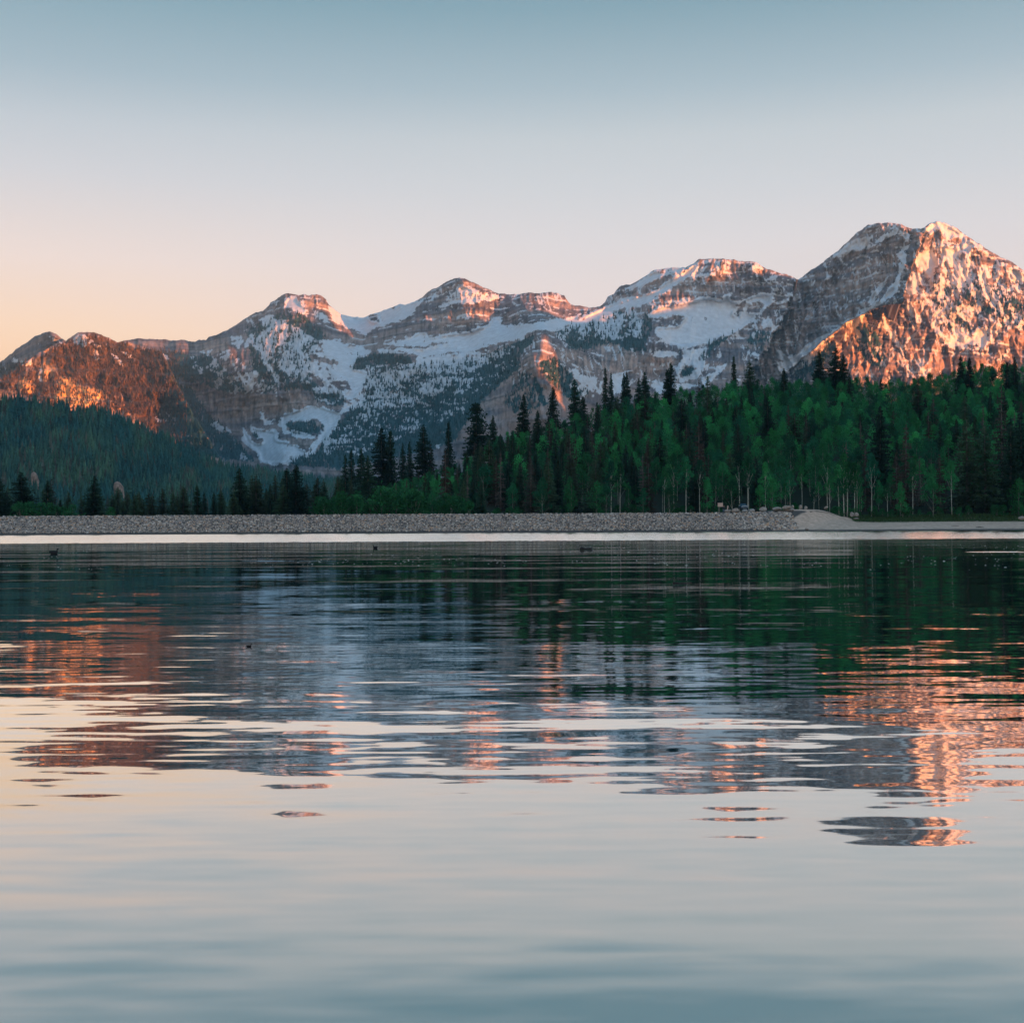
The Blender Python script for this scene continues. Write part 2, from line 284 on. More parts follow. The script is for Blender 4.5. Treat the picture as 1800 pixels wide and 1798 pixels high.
A_, B_, C_, D_ = (0, 480, 3.0), (500, 440, 3.0), (1000, 380, 3.6), (1350, 360, 4.0)
SNOW = [  # (frame, value, points)
 (B_,.41,[(300,900),(420,840),(700,800),(1000,650),(1200,560),(1240,600),(1050,760),(850,900),(600,1000),(400,1080),(180,1080),(200,1010)]),
 (A_,.40,[(1000,430),(1200,400),(1500,640),(1640,690),(1400,640),(1200,640),(1050,560)]),
 (A_,1,[(1530,120),(1560,125),(1600,170),(1622,210),(1605,224),(1560,205),(1510,185),(1480,190),(1500,160),(1525,140)]),
 (A_,.8,[(1335,255),(1380,235),(1440,225),(1445,240),(1400,255)]),
 (A_,1,[(1700,350),(1760,350),(1800,360),(1800,470),(1760,450),(1720,430),(1690,390)]),
 (A_,.62,[(1390,260),(1450,240),(1530,260),(1600,300),(1660,350),(1700,420),(1640,430),(1600,420),(1540,410),(1450,340),(1400,310)]),
 (A_,.62,[(1290,340),(1400,300),(1560,420),(1620,480),(1640,600),(1560,560),(1460,500),(1380,420)]),
 (A_,.78,[(1620,470),(1700,480),(1800,490),(1800,600),(1740,590),(1690,570),(1650,530),(1600,500)]),
 (A_,.8,[(1300,335),(1340,345),(1390,400),(1400,440),(1430,490),(1470,540),(1490,600),(1475,600),(1440,550),(1400,490),(1370,430),(1310,370)]),
 (A_,.75,[(1440,450),(1540,470),(1620,500),(1650,560),(1600,545),(1520,520),(1460,490)]),
 (A_,.85,[(1220,470),(1260,530),(1300,590),(1320,625),(1345,600),(1360,520),(1350,500),(1330,550),(1310,580),(1280,550),(1245,500),(1235,465)]),
 (A_,.8,[(1110,440),(1140,450),(1170,520),(1175,600),(1150,605),(1120,560),(1150,560),(1130,500)]),
 (A_,.7,[(1050,480),(1075,500),(1075,545),(1055,530)]),
 (A_,.85,[(1640,600),(1700,600),(1790,600),(1800,640),(1720,640),(1660,640),(1650,620)]),
 (A_,.85,[(1650,650),(1680,660),(1740,680),(1800,670),(1800,685),(1720,692),(1660,672)]),
 (A_,1,[(1490,740),(1550,735),(1600,725),(1640,697),(1690,705),(1740,720),(1790,730),(1790,760),(1750,785),(1722,800),(1690,762),(1650,762),(1620,782),(1540,787),(1510,795),(1505,825),(1540,850),(1600,870),(1640,870),(1640,850),(1670,850),(1640,885),(1560,875),(1500,845),(1475,800)]),
 (A_,1,[(1320,810),(1360,820),(1420,830),(1460,830),(1465,850),(1450,880),(1500,890),(1545,900),(1600,910),(1560,920),(1620,940),(1650,925),(1690,880),(1720,840),(1740,800),(1790,760),(1800,770),(1760,820),(1720,870),(1690,920),(1670,945),(1600,970),(1550,990),(1530,1005),(1450,1010),(1380,1005),(1355,975),(1375,965),(1330,925),(1300,905),(1280,870),(1275,820),(1310,845),(1330,890),(1385,902),(1380,880),(1335,850)]),
 (A_,1,[(1115,778),(1150,790),(1190,825),(1180,845),(1140,820)]), (A_,.9,[(1190,805),(1235,835),(1200,830)]),
 (A_,.9,[(1270,945),(1315,980),(1300,990),(1265,970)]),
 (A_,1,[(1365,735),(1390,740),(1385,770),(1420,780),(1450,775),(1440,790),(1400,797),(1370,770)]),
 (A_,.9,[(806,748),(830,765),(868,812),(850,808),(820,778)]),
 (A_,.78,[(400,340),(450,325),(480,350),(520,380),(545,400),(520,400),(470,370),(440,385),(390,370)]),
 (A_,.78,[(495,400),(520,420),(525,455),(500,452)]), (A_,.62,[(580,420),(620,440),(665,490),(650,500),(610,460)]),
 (A_,.56,[(560,380),(720,440),(780,480),(700,460)]), (A_,.66,[(840,420),(880,430),(905,475),(860,455)]),
 (A_,.66,[(340,430),(380,440),(370,455)]),
 (A_,.85,[(208,500),(227,510),(222,585),(203,560)]), (A_,.75,[(250,600),(290,560),(272,585),(247,620),(287,662),(262,640)]),
 (A_,.85,[(70,450),(105,450),(98,476),(70,472)]), (A_,.6,[(110,460),(190,450),(180,490),(120,500)]), (A_,.7,[(250,335),(300,345),(335,365),(320,382),(270,350)]),
 (A_,.8,[(1175,322),(1230,320),(1210,332)]), (A_,.62,[(1225,330),(1300,335),(1312,390),(1262,402),(1225,372)]), (A_,.72,[(1035,412),(1120,400),(1125,422),(1050,428)]),
 (A_,1,[(1680,205),(1720,225),(1748,262),(1720,257),(1690,237)]), (A_,1,[(1740,175),(1800,225),(1800,282),(1770,267),(1750,232)]),
 (B_,1,[(0,260),(40,235),(75,262),(122,315),(110,347),(60,327),(0,302)]),
 (B_,1,[(235,285),(300,330),(350,350),(400,352),(440,338),(500,308),(560,295),(640,280),(735,262),(710,300),(680,332),(640,362),(560,387),(520,405),(470,412),(450,440),(430,460),(380,440),(330,410),(290,380),(250,330)]),
 (B_,0,[(435,345),(500,345),(488,368),(522,382),(460,378)]), (B_,0,[(565,290),(610,283),(600,300),(570,305)]),
 (B_,.9,[(180,325),(240,360),(242,377),(200,352)]),
 (B_,1,[(495,490),(600,480),(660,455),(740,425),(770,455),(800,457),(870,440),(960,430),(1040,402),(1080,395),(1090,362),(1130,350),(1150,350),(1150,390),(1200,402),(1280,387),(1380,377),(1450,362),(1570,335),(1540,370),(1480,400),(1460,412),(1560,400),(1600,380),(1700,320),(1800,260),(1800,310),(1700,340),(1650,360),(1600,400),(1540,415),(1450,425),(1340,425),(1290,440),(1250,470),(1180,490),(1100,500),(1040,520),(960,545),(900,540),(830,545),(760,560),(690,555),(640,540),(520,540),(470,530),(500,525),(600,517),(690,517),(680,505),(560,505)]),
 (B_,0,[(680,512),(870,483),(862,492),(700,522)]), (B_,.2,[(720,560),(830,545),(900,560),(800,580)]),
 (B_,.6,[(850,250),(930,180),(990,200),(1060,225),(1150,235),(1160,255),(1050,262),(960,262),(880,270),(820,300)]),
 (B_,1,[(925,182),(950,180),(985,200),(1005,215),(985,232),(950,215),(905,222)]), (B_,1,[(870,262),(960,262),(1080,255),(1155,245),(1150,258),(1080,270),(960,283),(880,290),(835,302),(830,295)]),
 (B_,.6,[(1160,240),(1200,232),(1300,228),(1260,255),(1200,272),(1180,250)]),
 (B_,.55,[(760,240),(800,215),(890,180),(900,190),(860,215),(800,262),(770,282),(735,290)]), (B_,.8,[(795,298),(860,292),(900,300),(850,310)]),
 (B_,.95,[(805,348),(862,354),(852,364)]), (B_,.95,[(905,350),(988,343),(982,358),(920,362)]), (B_,.9,[(1228,318),(1268,357),(1250,350)]), (B_,.7,[(560,470),(600,460),(590,475)]),
 (B_,.56,[(1650,360),(1800,310),(1800,460),(1740,450),(1700,470),(1560,480),(1500,490),(1440,470),(1420,440),(1520,425)]),
 (B_,.72,[(0,400),(50,400),(100,430),(170,470),(220,485),(300,500),(400,500),(470,530),(430,560),(370,590),(350,620),(400,630),(430,640),(430,680),(410,740),(380,790),(330,800),(280,780),(240,750),(200,690),(150,650),(80,600),(0,570)]),
 (B_,1,[(200,490),(300,500),(400,505),(460,530),(420,560),(370,590),(350,625),(430,640),(425,690),(400,740),(380,790),(340,800),(330,760),(340,700),(300,660),(240,640),(290,600),(260,560),(210,530)]),
 (B_,0,[(250,400),(320,400),(400,440),(480,490),(500,520),(450,522),(400,492),(330,482),(280,472),(240,432)]),
 (B_,.1,[(120,560),(170,555),(260,580),(287,602),(230,597),(140,585)]), (B_,.0,[(0,640),(60,690),(150,740),(130,800),(0,850)]),
 (B_,.2,[(250,690),(330,685),(350,740),(290,745)]),(B_,.2,[(150,760),(300,750),(280,800),(170,790)]),
 (B_,.585,[(430,600),(600,600),(760,590),(900,590),(1050,560),(1230,500),(1180,560),(1000,640),(850,740),(720,800),(560,830),(450,840),(380,840),(350,800),(400,740),(430,680)]),
 (B_,.85,[(690,560),(850,550),(1000,545),(1090,530),(1060,575),(900,600),(820,650),(760,640),(700,600)]),(B_,.8,[(530,670),(600,650),(700,640),(640,690),(560,720)]),(B_,.8,[(700,760),(760,700),(790,690),(760,760)]),
 (B_,1,[(0,860),(60,845),(130,820),(200,845),(260,870),(300,840),(320,810),(400,800),(360,830),(300,870),(255,910),(225,950),(190,1015),(165,1055),(178,1075),(100,1092),(40,1122),(0,1132),(0,1000),(40,1020),(120,1060),(145,1040),(180,980),(215,940),(200,915),(150,890),(60,882),(10,912),(0,900)]),
 (B_,1,[(0,940),(60,950),(150,970),(132,997),(50,987),(0,962)]), (B_,.95,[(188,1012),(240,1000),(350,998),(352,1013),(250,1020),(188,1032)]), (B_,.95,[(288,976),(362,957),(357,975),(300,987)]),
 (B_,.95,[(390,887),(422,860),(460,852),(470,882),(430,887)]), (B_,.9,[(318,828),(382,815),(372,840),(328,847)]), (B_,.9,[(450,825),(500,830),(470,838)]),
 (B_,.9,[(578,850),(602,848),(590,877)]), (B_,.9,[(748,843),(785,848),(770,864)]), (B_,.8,[(965,670),(1000,660),(985,710),(960,730)]), (B_,.75,[(905,740),(940,700),(935,740),(900,775)]), (B_,.7,[(935,820),(945,820),(942,870),(932,860)]), (B_,.7,[(1055,640),(1070,640),(1060,672)]),
 (B_,.66,[(1430,570),(1500,610),(1480,620)]), (B_,.72,[(1520,625),(1550,628),(1550,660),(1600,675),(1660,665),(1685,690),(1670,762),(1620,742),(1560,702),(1530,662)]), (B_,.95,[(1740,650),(1800,645),(1800,742),(1760,762),(1725,700)]),
 (B_,.6,[(1330,610),(1425,682),(1400,680)]), (B_,.9,[(800,1030),(835,1018),(808,1048)]),(B_,.56,[(1500,700),(1560,690),(1650,780),(1560,790)]),
 (C_,1,[(0,690),(120,620),(240,570),(330,540),(430,505),(520,480),(560,460),(600,430),(640,400),(690,370),(740,340),(780,310),(820,280),(830,300),(800,350),(760,390),(700,410),(740,420),(680,450),(600,500),(540,540),(480,565),(440,580),(400,580),(330,590),(220,625),(170,660),(120,690),(0,720)]),
 (C_,0,[(440,470),(560,410),(660,370),(620,410),(520,450),(430,490),(330,520),(240,560),(250,520),(330,480)]), (C_,.1,[(530,522),(592,488),(580,512)]), (C_,.1,[(600,500),(700,420),(720,440),(640,500),(520,570),(560,530)]),
 (C_,1,[(330,480),(430,420),(530,345),(600,325),(690,320),(740,325),(700,355),(640,375),(560,400),(450,455),(370,470)]), (C_,.1,[(560,350),(600,335),(590,360)]),
 (C_,.68,[(180,650),(230,620),(330,590),(400,580),(440,620),(465,680),(475,760),(440,780),(380,760),(330,790),(240,770),(180,740)]), (C_,.5,[(0,720),(170,690),(180,760),(250,790),(160,790),(60,780),(0,760)]),
 (C_,1,[(500,620),(560,580),(620,560),(700,560),(760,545),(830,520),(900,510),(960,520),(990,495),(1040,490),(1020,530),(1080,540),(1180,500),(1240,485),(1300,490),(1290,560),(1240,590),(1170,660),(1130,690),(1080,730),(1030,760),(960,770),(900,810),(840,820),(760,830),(690,835),(640,820),(580,780),(540,740),(560,700),(620,702),(700,692),(720,660),(750,640),(680,625),(620,640),(560,655),(510,650)]),
 (C_,0,[(930,510),(960,498),(987,520),(950,532)]), (C_,0,[(1040,610),(1092,590),(1082,640),(1040,632)]), (C_,.1,[(1060,570),(1112,545),(1132,570),(1090,592)]), (C_,.1,[(1140,560),(1212,540),(1242,560),(1182,620),(1130,612)]),
 (C_,.66,[(610,540),(750,525),(792,535),(700,556)]), (C_,.95,[(1290,558),(1400,530),(1475,478),(1440,485),(1400,515),(1310,542)]), (C_,.64,[(1330,490),(1400,468),(1350,522)]),
 (C_,.85,[(1510,590),(1582,578),(1562,612),(1500,612)]), (C_,.7,[(1490,640),(1560,638),(1500,662)]), (C_,.72,[(1208,662),(1282,640),(1282,700),(1220,712)]), (C_,1,[(1278,690),(1328,700),(1290,742)]), (C_,.95,[(1328,652),(1384,628),(1372,660)]),
 (C_,.66,[(1168,690),(1202,700),(1182,782),(1158,752)]), (C_,.8,[(1520,450),(1580,388),(1545,455)]), (C_,.85,[(1558,482),(1622,458),(1602,482)]), (C_,.8,[(1630,370),(1662,380),(1620,432)]), (C_,.8,[(1415,655),(1440,655),(1430,690)]), (C_,.75,[(1480,680),(1520,640),(1500,670)]), (C_,.8,[(1380,500),(1420,470),(1410,510)]),
 (C_,.74,[(500,840),(570,858),(640,850),(702,870),(690,892),(600,892),(520,882)]), (C_,.95,[(438,820),(482,870),(487,907),(460,882)]), (C_,.66,[(380,830),(432,860),(400,882)]),
 (C_,.76,[(700,840),(760,840),(830,840),(890,830),(870,890),(850,950),(830,1000),(820,1030),(760,1050),(690,1060),(690,1010),(670,960),(720,900),(730,860)]), (C_,.1,[(700,1000),(740,960),(780,950),(780,1000),(720,1020)]),
 (C_,.9,[(840,950),(892,920),(872,982)]), (C_,.95,[(940,950),(1002,928),(990,962),(940,1002),(900,1050),(850,1062),(830,1022),(900,1000)]),
 (C_,.85,[(500,1030),(600,1050),(700,1070),(800,1060),(900,1060),(880,1082),(700,1100),(560,1120),(520,1080)]), (C_,1,[(290,1000),(320,988),(342,1040),(332,1120),(280,1140),(280,1040)]), (C_,.64,[(0,970),(40,972),(60,1008),(130,1008),(150,1048),(212,1080),(212,1122),(150,1112),(60,1042),(20,1012)]),
 (C_,.9,[(530,928),(572,933),(562,952),(530,947)]), (C_,1,[(1138,860),(1182,853),(1214,880),(1202,912),(1160,882)]), (C_,1,[(1308,850),(1342,838),(1362,878),(1384,890),(1372,942),(1350,962),(1344,910)]),
 (C_,.92,[(1360,950),(1420,900),(1500,840),(1580,800),(1640,760),(1700,720),(1800,640),(1800,670),(1720,720),(1640,780),(1540,860),(1460,900),(1400,960),(1350,1000)]), (C_,.85,[(1490,900),(1540,870),(1640,830),(1560,900),(1480,960),(1400,1010)]),
 (C_,.52,[(760,400),(800,350),(840,280),(930,275),(1050,280),(1010,350),(940,380),(860,390)]), (C_,.9,[(835,272),(925,272),(900,296),(850,300)]), (C_,.9,[(770,400),(800,370),(860,368),(930,372),(900,388),(820,395)]),
 (C_,.9,[(950,366),(1082,354),(1010,374)]), (C_,.95,[(1140,347),(1180,310),(1200,300),(1252,335),(1200,342)]), (C_,.95,[(1240,407),(1290,380),(1362,370),(1320,392),(1260,427)]), (C_,.8,[(1070,288),(1132,293),(1100,307)]), (C_,.8,[(1258,367),(1332,350),(1290,377)]),
 (C_,.75,[(1650,270),(1700,230),(1760,170),(1800,150),(1800,200),(1760,230),(1800,225),(1700,265)]),
 (D_,.82,[(430,385),(520,320),(600,290),(560,300),(600,250),(640,235),(740,220),(740,240),(700,290),(760,280),(740,300),(640,325),(540,355),(470,375)]),
 (D_,.8,[(600,210),(662,198),(620,217)]), (D_,.85,[(690,150),(730,140),(800,140),(700,162)]), (D_,.85,[(730,182),(832,153),(760,187)]), (D_,.92,[(750,272),(790,220),(850,205),(910,165),(915,197),(860,237),(800,262)]),
 (D_,1,[(925,190),(960,190),(1000,210),(1012,198),(987,240),(972,290),(992,310),(962,340),(992,350),(972,400),(962,440),(942,490),(932,540),(912,600),(892,640),(852,672),(780,712),(700,742),(640,762),(650,745),(720,720),(760,690),(800,670),(820,630),(850,590),(890,560),(910,510),(920,460),(930,400),(905,380),(890,355),(930,345),(965,290),(950,230)]),
 (D_,1,[(705,722),(720,640),(760,600),(800,550),(855,498),(842,540),(800,590),(772,640),(742,702)]), (D_,.85,[(900,640),(912,680),(892,740),(862,772),(850,745),(880,700)]),
 (D_,.66,[(0,500),(100,490),(60,512),(0,532)]), (D_,.85,[(40,702),(120,670),(200,648),(232,610),(242,598),(222,662),(120,692)]), (D_,.8,[(88,600),(142,598),(90,642)]), (D_,.8,[(0,640),(42,620),(20,682)]), (D_,.85,[(300,632),(370,600),(412,588),(382,617)]),
 (D_,.85,[(293,590),(342,520),(332,562)]), (D_,.75,[(400,540),(442,498),(432,552)]), (D_,.72,[(260,742),(352,728),(362,742),(270,767)]), (D_,1,[(18,850),(62,848),(64,890),(30,882)]), (D_,.9,[(508,385),(562,420),(567,442),(530,412)]), (D_,.8,[(498,510),(522,508),(500,537)]), (D_,.8,[(545,460),(600,455),(560,475)]), (D_,.85,[(700,515),(775,508),(770,522),(715,525)]),(D_,.8,[(640,675),(665,690),(668,720),(645,700)]),(D_,.7,[(120,620),(180,590),(150,640)]),(D_,.8,[(175,820),(200,805),(190,840)]),(D_,.7,[(230,830),(290,780),(260,835)]),
 (D_,1,[(1100,160),(1150,125),(1190,112),(1240,120),(1290,145),(1340,182),(1385,215),(1390,227),(1300,235),(1260,240),(1215,180),(1160,200),(1130,240)]), (D_,.2,[(1170,190),(1205,170),(1225,200),(1215,230),(1170,225)]),
 (D_,.51,[(1130,240),(1260,240),(1390,225),(1420,240),(1500,300),(1600,380),(1700,450),(1800,560),(1800,900),(1650,860),(1560,1010),(1400,1030),(1330,980),(1260,1000),(1200,900),(1080,860),(1000,800),(960,700),(950,590),(1000,500),(1030,440),(1020,390),(1060,330),(1120,290)]),
 (D_,.95,[(1030,380),(1080,330),(1150,310),(1170,370),(1200,420),(1170,480),(1150,540),(1100,470),(1060,440),(1030,450)]), (D_,.8,[(960,560),(1000,490),(1040,470),(1080,520),(1060,600),(1000,640)]),(D_,.8,[(960,700),(1000,690),(1060,780),(1100,840),(1040,820),(990,770)]),
 (D_,.86,[(1230,270),(1300,300),(1370,290),(1380,240),(1400,240),(1390,330),(1330,370),(1310,440),(1280,430),(1230,380),(1200,300)]),
 (D_,.84,[(1330,370),(1390,300),(1400,260),(1420,250),(1450,290),(1480,320),(1430,330),(1410,400),(1400,500),(1440,520),(1430,600),(1390,590),(1350,560),(1300,540),(1320,460)]),
 (D_,.15,[(1255,250),(1370,238),(1370,280),(1300,295),(1235,268)]), (D_,.1,[(1450,300),(1520,340),(1610,420),(1560,430),(1440,410),(1430,350)]),(D_,.2,[(1340,360),(1390,345),(1380,400),(1345,395)]),
 (D_,.95,[(1420,240),(1470,270),(1540,330),(1620,400),(1700,440),(1760,440),(1800,480),(1800,570),(1740,520),(1660,440),(1600,400),(1520,340),(1440,290)]), (D_,.1,[(1600,345),(1690,385),(1740,420),(1680,430),(1620,385)]),
 (D_,.95,[(1490,480),(1540,470),(1540,560),(1580,640),(1640,740),(1700,810),(1640,770),(1560,700),(1510,600)]),
 (D_,.95,[(1250,950),(1290,960),(1320,900),(1360,960),(1420,940),(1480,870),(1540,870),(1550,960),(1530,1020),(1480,1010),(1400,1030),(1340,1000),(1320,1030),(1260,1000)]), (D_,.1,[(1405,992),(1460,978),(1487,1000),(1430,1014)]),
 (D_,.88,[(580,830),(640,790),(680,780),(640,860),(670,900),(660,960),(700,1010),(740,1060),(772,1130),(740,1112),(700,1040),(640,950),(600,880)]),
 (D_,.86,[(60,1150),(100,1100),(200,1040),(290,970),(400,920),(480,870),(560,820),(640,770),(740,730),(790,725),(700,770),(620,800),(540,860),(450,920),(440,940),(400,970),(340,1000),(260,1040),(220,1100),(140,1180),(60,1200)]),
 (D_,.95,[(798,780),(832,800),(852,870),(862,900),(912,890),(912,930),(942,990),(972,1000),(942,1042),(900,990),(860,940),(830,880)]), (D_,1,[(928,1040),(962,1100),(1012,1160),(1054,1202),(1020,1182),(960,1122)]), (D_,.9,[(1040,1080),(1092,1088),(1082,1120),(1102,1160),(1154,1148),(1132,1202),(1100,1222),(1060,1162)]),
 (D_,.9,[(970,942),(1062,898),(1052,922),(980,972)]), (D_,.9,[(1160,800),(1200,740),(1252,678),(1242,732),(1182,832),(1202,880),(1232,950),(1232,990),(1190,932)]), (D_,.9,[(538,900),(562,888),(557,962),(528,962)]), (D_,.9,[(568,960),(592,948),(582,1032)]), (D_,.8,[(550,1142),(642,1108),(590,1152)]),
 (D_,.95,[(58,1010),(102,1028),(134,1070),(112,1122),(88,1062)]), (D_,.66,[(1640,1060),(1702,1018),(1662,1092)]), (D_,.75,[(705,950),(735,920),(725,960)]), (D_,.7,[(750,1010),(790,1000),(770,1060)]), (D_,.7,[(725,1180),(745,1180),(740,1230)]),
]
FOREST = [
 (A_,.62,[(60,620),(200,480),(330,540),(560,620),(780,770),(700,780),(430,740),(200,680)]),
 (A_,.80,[(180,470),(340,360),(480,310),(620,350),(700,390),(960,420),(1000,430),(1050,560),(930,560),(1100,840),(1160,980),(900,940),(700,740),(560,640),(500,600),(420,560),(330,560),(260,440)]),
 (A_,.72,[(950,430),(1120,440),(1220,540),(1300,600),(1330,640),(1250,640),(1100,600),(1000,580),(960,560)]), (A_,.62,[(1300,300),(1500,200),(1640,280),(1700,360),(1640,450),(1640,600),(1400,640),(1330,520)]),
 (A_,.75,[(880,560),(1000,600),(1120,760),(1220,850),(1360,1000),(1150,980),(1050,830),(980,680)]), (A_,.8,[(0,480),(180,470),(60,600),(0,620)]), (A_,.85,[(1500,790),(1620,780),(1660,850),(1540,860)]), (A_,.8,[(1650,630),(1800,640),(1800,670),(1680,660)]),
 (A_,.8,[(1340,820),(1390,890),(1330,860)]), (A_,.8,[(1550,960),(1800,930),(1800,1040),(1500,1010)]),
 (B_,.78,[(380,560),(480,545),(650,550),(680,600),(560,620),(430,640),(360,630)]),
 (B_,.72,[(430,650),(700,600),(1050,560),(1330,440),(1300,500),(1240,560),(1250,620),(1100,740),(1000,800),(900,940),(700,830),(500,840),(300,860),(420,800)]),
 (B_,.88,[(300,900),(420,800),(500,840),(700,800),(860,700),(1000,640),(1200,560),(1240,600),(1000,850),(900,1000),(800,1050),(300,1150),(160,1090),(200,1020)]),
 (B_,.6,[(0,330),(100,340),(240,450),(170,520),(0,540)]), (B_,.6,[(0,600),(100,640),(220,760),(120,740),(0,680)]), (B_,.8,[(150,760),(300,745),(320,800),(250,830),(170,800)]), (B_,.7,[(0,900),(160,900),(210,930),(180,970),(60,950)]),
 (B_,.5,[(1250,640),(1340,680),(1400,820),(1300,860),(1200,860),(1150,800)]), (B_,.7,[(1400,430),(1640,370),(1800,330),(1800,470),(1560,530),(1450,470)]),
 (B_,.7,[(1420,560),(1500,640),(1560,720),(1640,780),(1500,790),(1400,700),(1330,600)]),
 (C_,.62,[(180,650),(400,580),(470,680),(475,780),(240,790)]), (C_,.82,[(0,740),(250,780),(480,760),(500,860),(420,870),(250,800),(100,850),(0,840)]), (C_,.75,[(850,830),(930,780),(1030,740),(1040,760),(900,850)]),
 (C_,.7,[(830,860),(900,850),(880,900),(840,930)]), (C_,.45,[(1140,740),(1300,700),(1250,860),(1120,900)]), (C_,.6,[(480,600),(520,580),(540,720),(500,780),(460,700)]),
 (C_,.8,[(700,980),(780,950),(800,1000),(720,1030)]), (C_,.6,[(1400,1010),(1600,880),(1620,960),(1450,1060)]),
 (D_,.6,[(1360,560),(1460,520),(1700,620),(1800,700),(1800,860),(1650,850),(1500,760),(1380,700)]), (D_,.5,[(1150,520),(1340,560),(1380,800),(1500,900),(1260,860),(1160,700)]), (D_,.55,[(620,830),(760,860),(830,1080),(800,1180),(700,1120),(600,1000)]), (D_,.65,[(200,1150),(440,960),(480,1000),(330,1200)]),
]
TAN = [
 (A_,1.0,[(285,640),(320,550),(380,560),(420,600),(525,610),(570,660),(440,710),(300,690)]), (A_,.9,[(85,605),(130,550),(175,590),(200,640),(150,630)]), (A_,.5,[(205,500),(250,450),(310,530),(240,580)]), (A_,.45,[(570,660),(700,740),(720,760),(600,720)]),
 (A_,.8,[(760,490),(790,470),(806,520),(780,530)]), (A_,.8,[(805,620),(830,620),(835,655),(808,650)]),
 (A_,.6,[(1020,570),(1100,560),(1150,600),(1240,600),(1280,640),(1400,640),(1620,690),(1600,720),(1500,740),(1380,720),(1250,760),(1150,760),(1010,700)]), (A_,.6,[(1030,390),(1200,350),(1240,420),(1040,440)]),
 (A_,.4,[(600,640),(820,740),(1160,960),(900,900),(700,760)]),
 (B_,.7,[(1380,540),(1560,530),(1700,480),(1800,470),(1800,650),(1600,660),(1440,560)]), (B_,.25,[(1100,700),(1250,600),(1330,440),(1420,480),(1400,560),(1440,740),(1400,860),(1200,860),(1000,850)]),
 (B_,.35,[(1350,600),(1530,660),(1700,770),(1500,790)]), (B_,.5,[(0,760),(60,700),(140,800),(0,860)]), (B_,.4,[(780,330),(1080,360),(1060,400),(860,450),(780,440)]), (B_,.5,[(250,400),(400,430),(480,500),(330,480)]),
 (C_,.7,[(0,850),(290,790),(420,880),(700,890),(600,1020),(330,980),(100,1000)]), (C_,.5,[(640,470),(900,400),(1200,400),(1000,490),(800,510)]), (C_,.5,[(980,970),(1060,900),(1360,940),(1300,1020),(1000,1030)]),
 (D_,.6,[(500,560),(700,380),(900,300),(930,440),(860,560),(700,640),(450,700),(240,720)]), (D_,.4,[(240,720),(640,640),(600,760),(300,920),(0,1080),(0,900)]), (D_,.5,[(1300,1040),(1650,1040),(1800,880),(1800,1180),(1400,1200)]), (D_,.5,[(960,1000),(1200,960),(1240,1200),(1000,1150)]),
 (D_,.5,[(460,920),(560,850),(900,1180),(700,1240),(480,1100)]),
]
RU0, RV0, RW, RH = -520, 370, 2840, 520
def raster(polys, base=0.0):
    R = np.full((RH, RW), base)
    for fr, val, pts in polys:
        p = np.array([(fr[0] + x / fr[2], fr[1] + y / fr[2]) for x, y in pts])
        u0, v0 = np.floor(p.min(0)).astype(int) - 1; u1, v1 = np.ceil(p.max(0)).astype(int) + 2
        uu, vv = np.meshgrid(np.arange(u0, u1), np.arange(v0, v1))
        ins = np.zeros(uu.shape, bool); n = len(p); px = uu + .5; py = vv + .5
        for i in range(n):
            x1, y1 = p[i]; x2, y2 = p[(i + 1) % n]
            if y1 == y2: continue
            c = ((y1 > py) != (y2 > py)) & (px < (x2 - x1) * (py - y1) / (y2 - y1) + x1); ins ^= c
        sub = R[v0 - RV0:v1 - RV0, u0 - RU0:u1 - RU0]
        sub[ins] = val
    return R
def blur(R, r):
    for _ in range(2):
        K = np.arange(-r, r + 1)
        R = sum(np.roll(R, k, 0) for k in K) / len(K); R = sum(np.roll(R, k, 1) for k in K) / len(K)
    return R
def sample(R, u, v):
    x = np.clip(u - RU0, 0, RW - 2); y = np.clip(v - RV0, 0, RH - 2)
    xi = x.astype(int); yi = y.astype(int); fx = x - xi; fy = y - yi
    return (R[yi, xi] * (1 - fx) + R[yi, xi + 1] * fx) * (1 - fy) + (R[yi + 1, xi] * (1 - fx) + R[yi + 1, xi + 1] * fx) * fy
R_snow = blur(raster(SNOW, 0.0), 1); R_for = blur(raster(FOREST, 0.0), 3); R_tan = blur(raster(TAN, 0.0), 4)

def relief(u, v, D):
    """ridges, gullies and rock steps, in metres towards the camera"""
    wu = u + 14 * (fbm(u / 60, v / 60, 1) - .5); wv = v + 14 * (fbm(u / 60, v / 60, 2) - .5)
    g1 = 1 - np.abs(2 * fbm((wu + .35 * wv) / 55, wv / 120, 3, 3) - 1) * 2
    g2 = 1 - np.abs(2 * fbm((wu - .25 * wv) / 20, wv / 48, 5, 3) - 1) * 2
    g3 = 1 - np.abs(2 * fbm(wu / 8, wv / 20, 7, 3) - 1) * 2
    n4 = fbm(u / 4.0, v / 5.0, 9, 3) - .5
    return g1 * 42 + g2 * 26 + g3 * 13 + n4 * 14
STEP_U = 1.3
cols_u = np.arange(-420, 2230, STEP_U); nc = len(cols_u)
vtop = np.interp(cols_u, SILn[:, 0], SILn[:, 1]) + (fbm(cols_u / 9, cols_u * 0, 21, 4) - .5) * 4.0 + (vn(cols_u / 2.2, cols_u * 0, 23) - .5) * 1.1
NR = 330
tt = np.linspace(0, 1, NR)
vbot = 880.0
Uc = np.broadcast_to(cols_u[None], (NR, nc)); Vc = vtop[None] + tt[:, None] * (vbot - vtop[None])
in_left = Vc > np.interp(Uc + 10 * (fbm(Uc / 12, Vc / 12, 161, 3) - .5), SIL_LEFT[:, 0], SIL_LEFT[:, 1])
Dc = np.where(in_left, rbf_eval(Uc, Vc, CPl), rbf_eval(Uc, Vc, CPn))
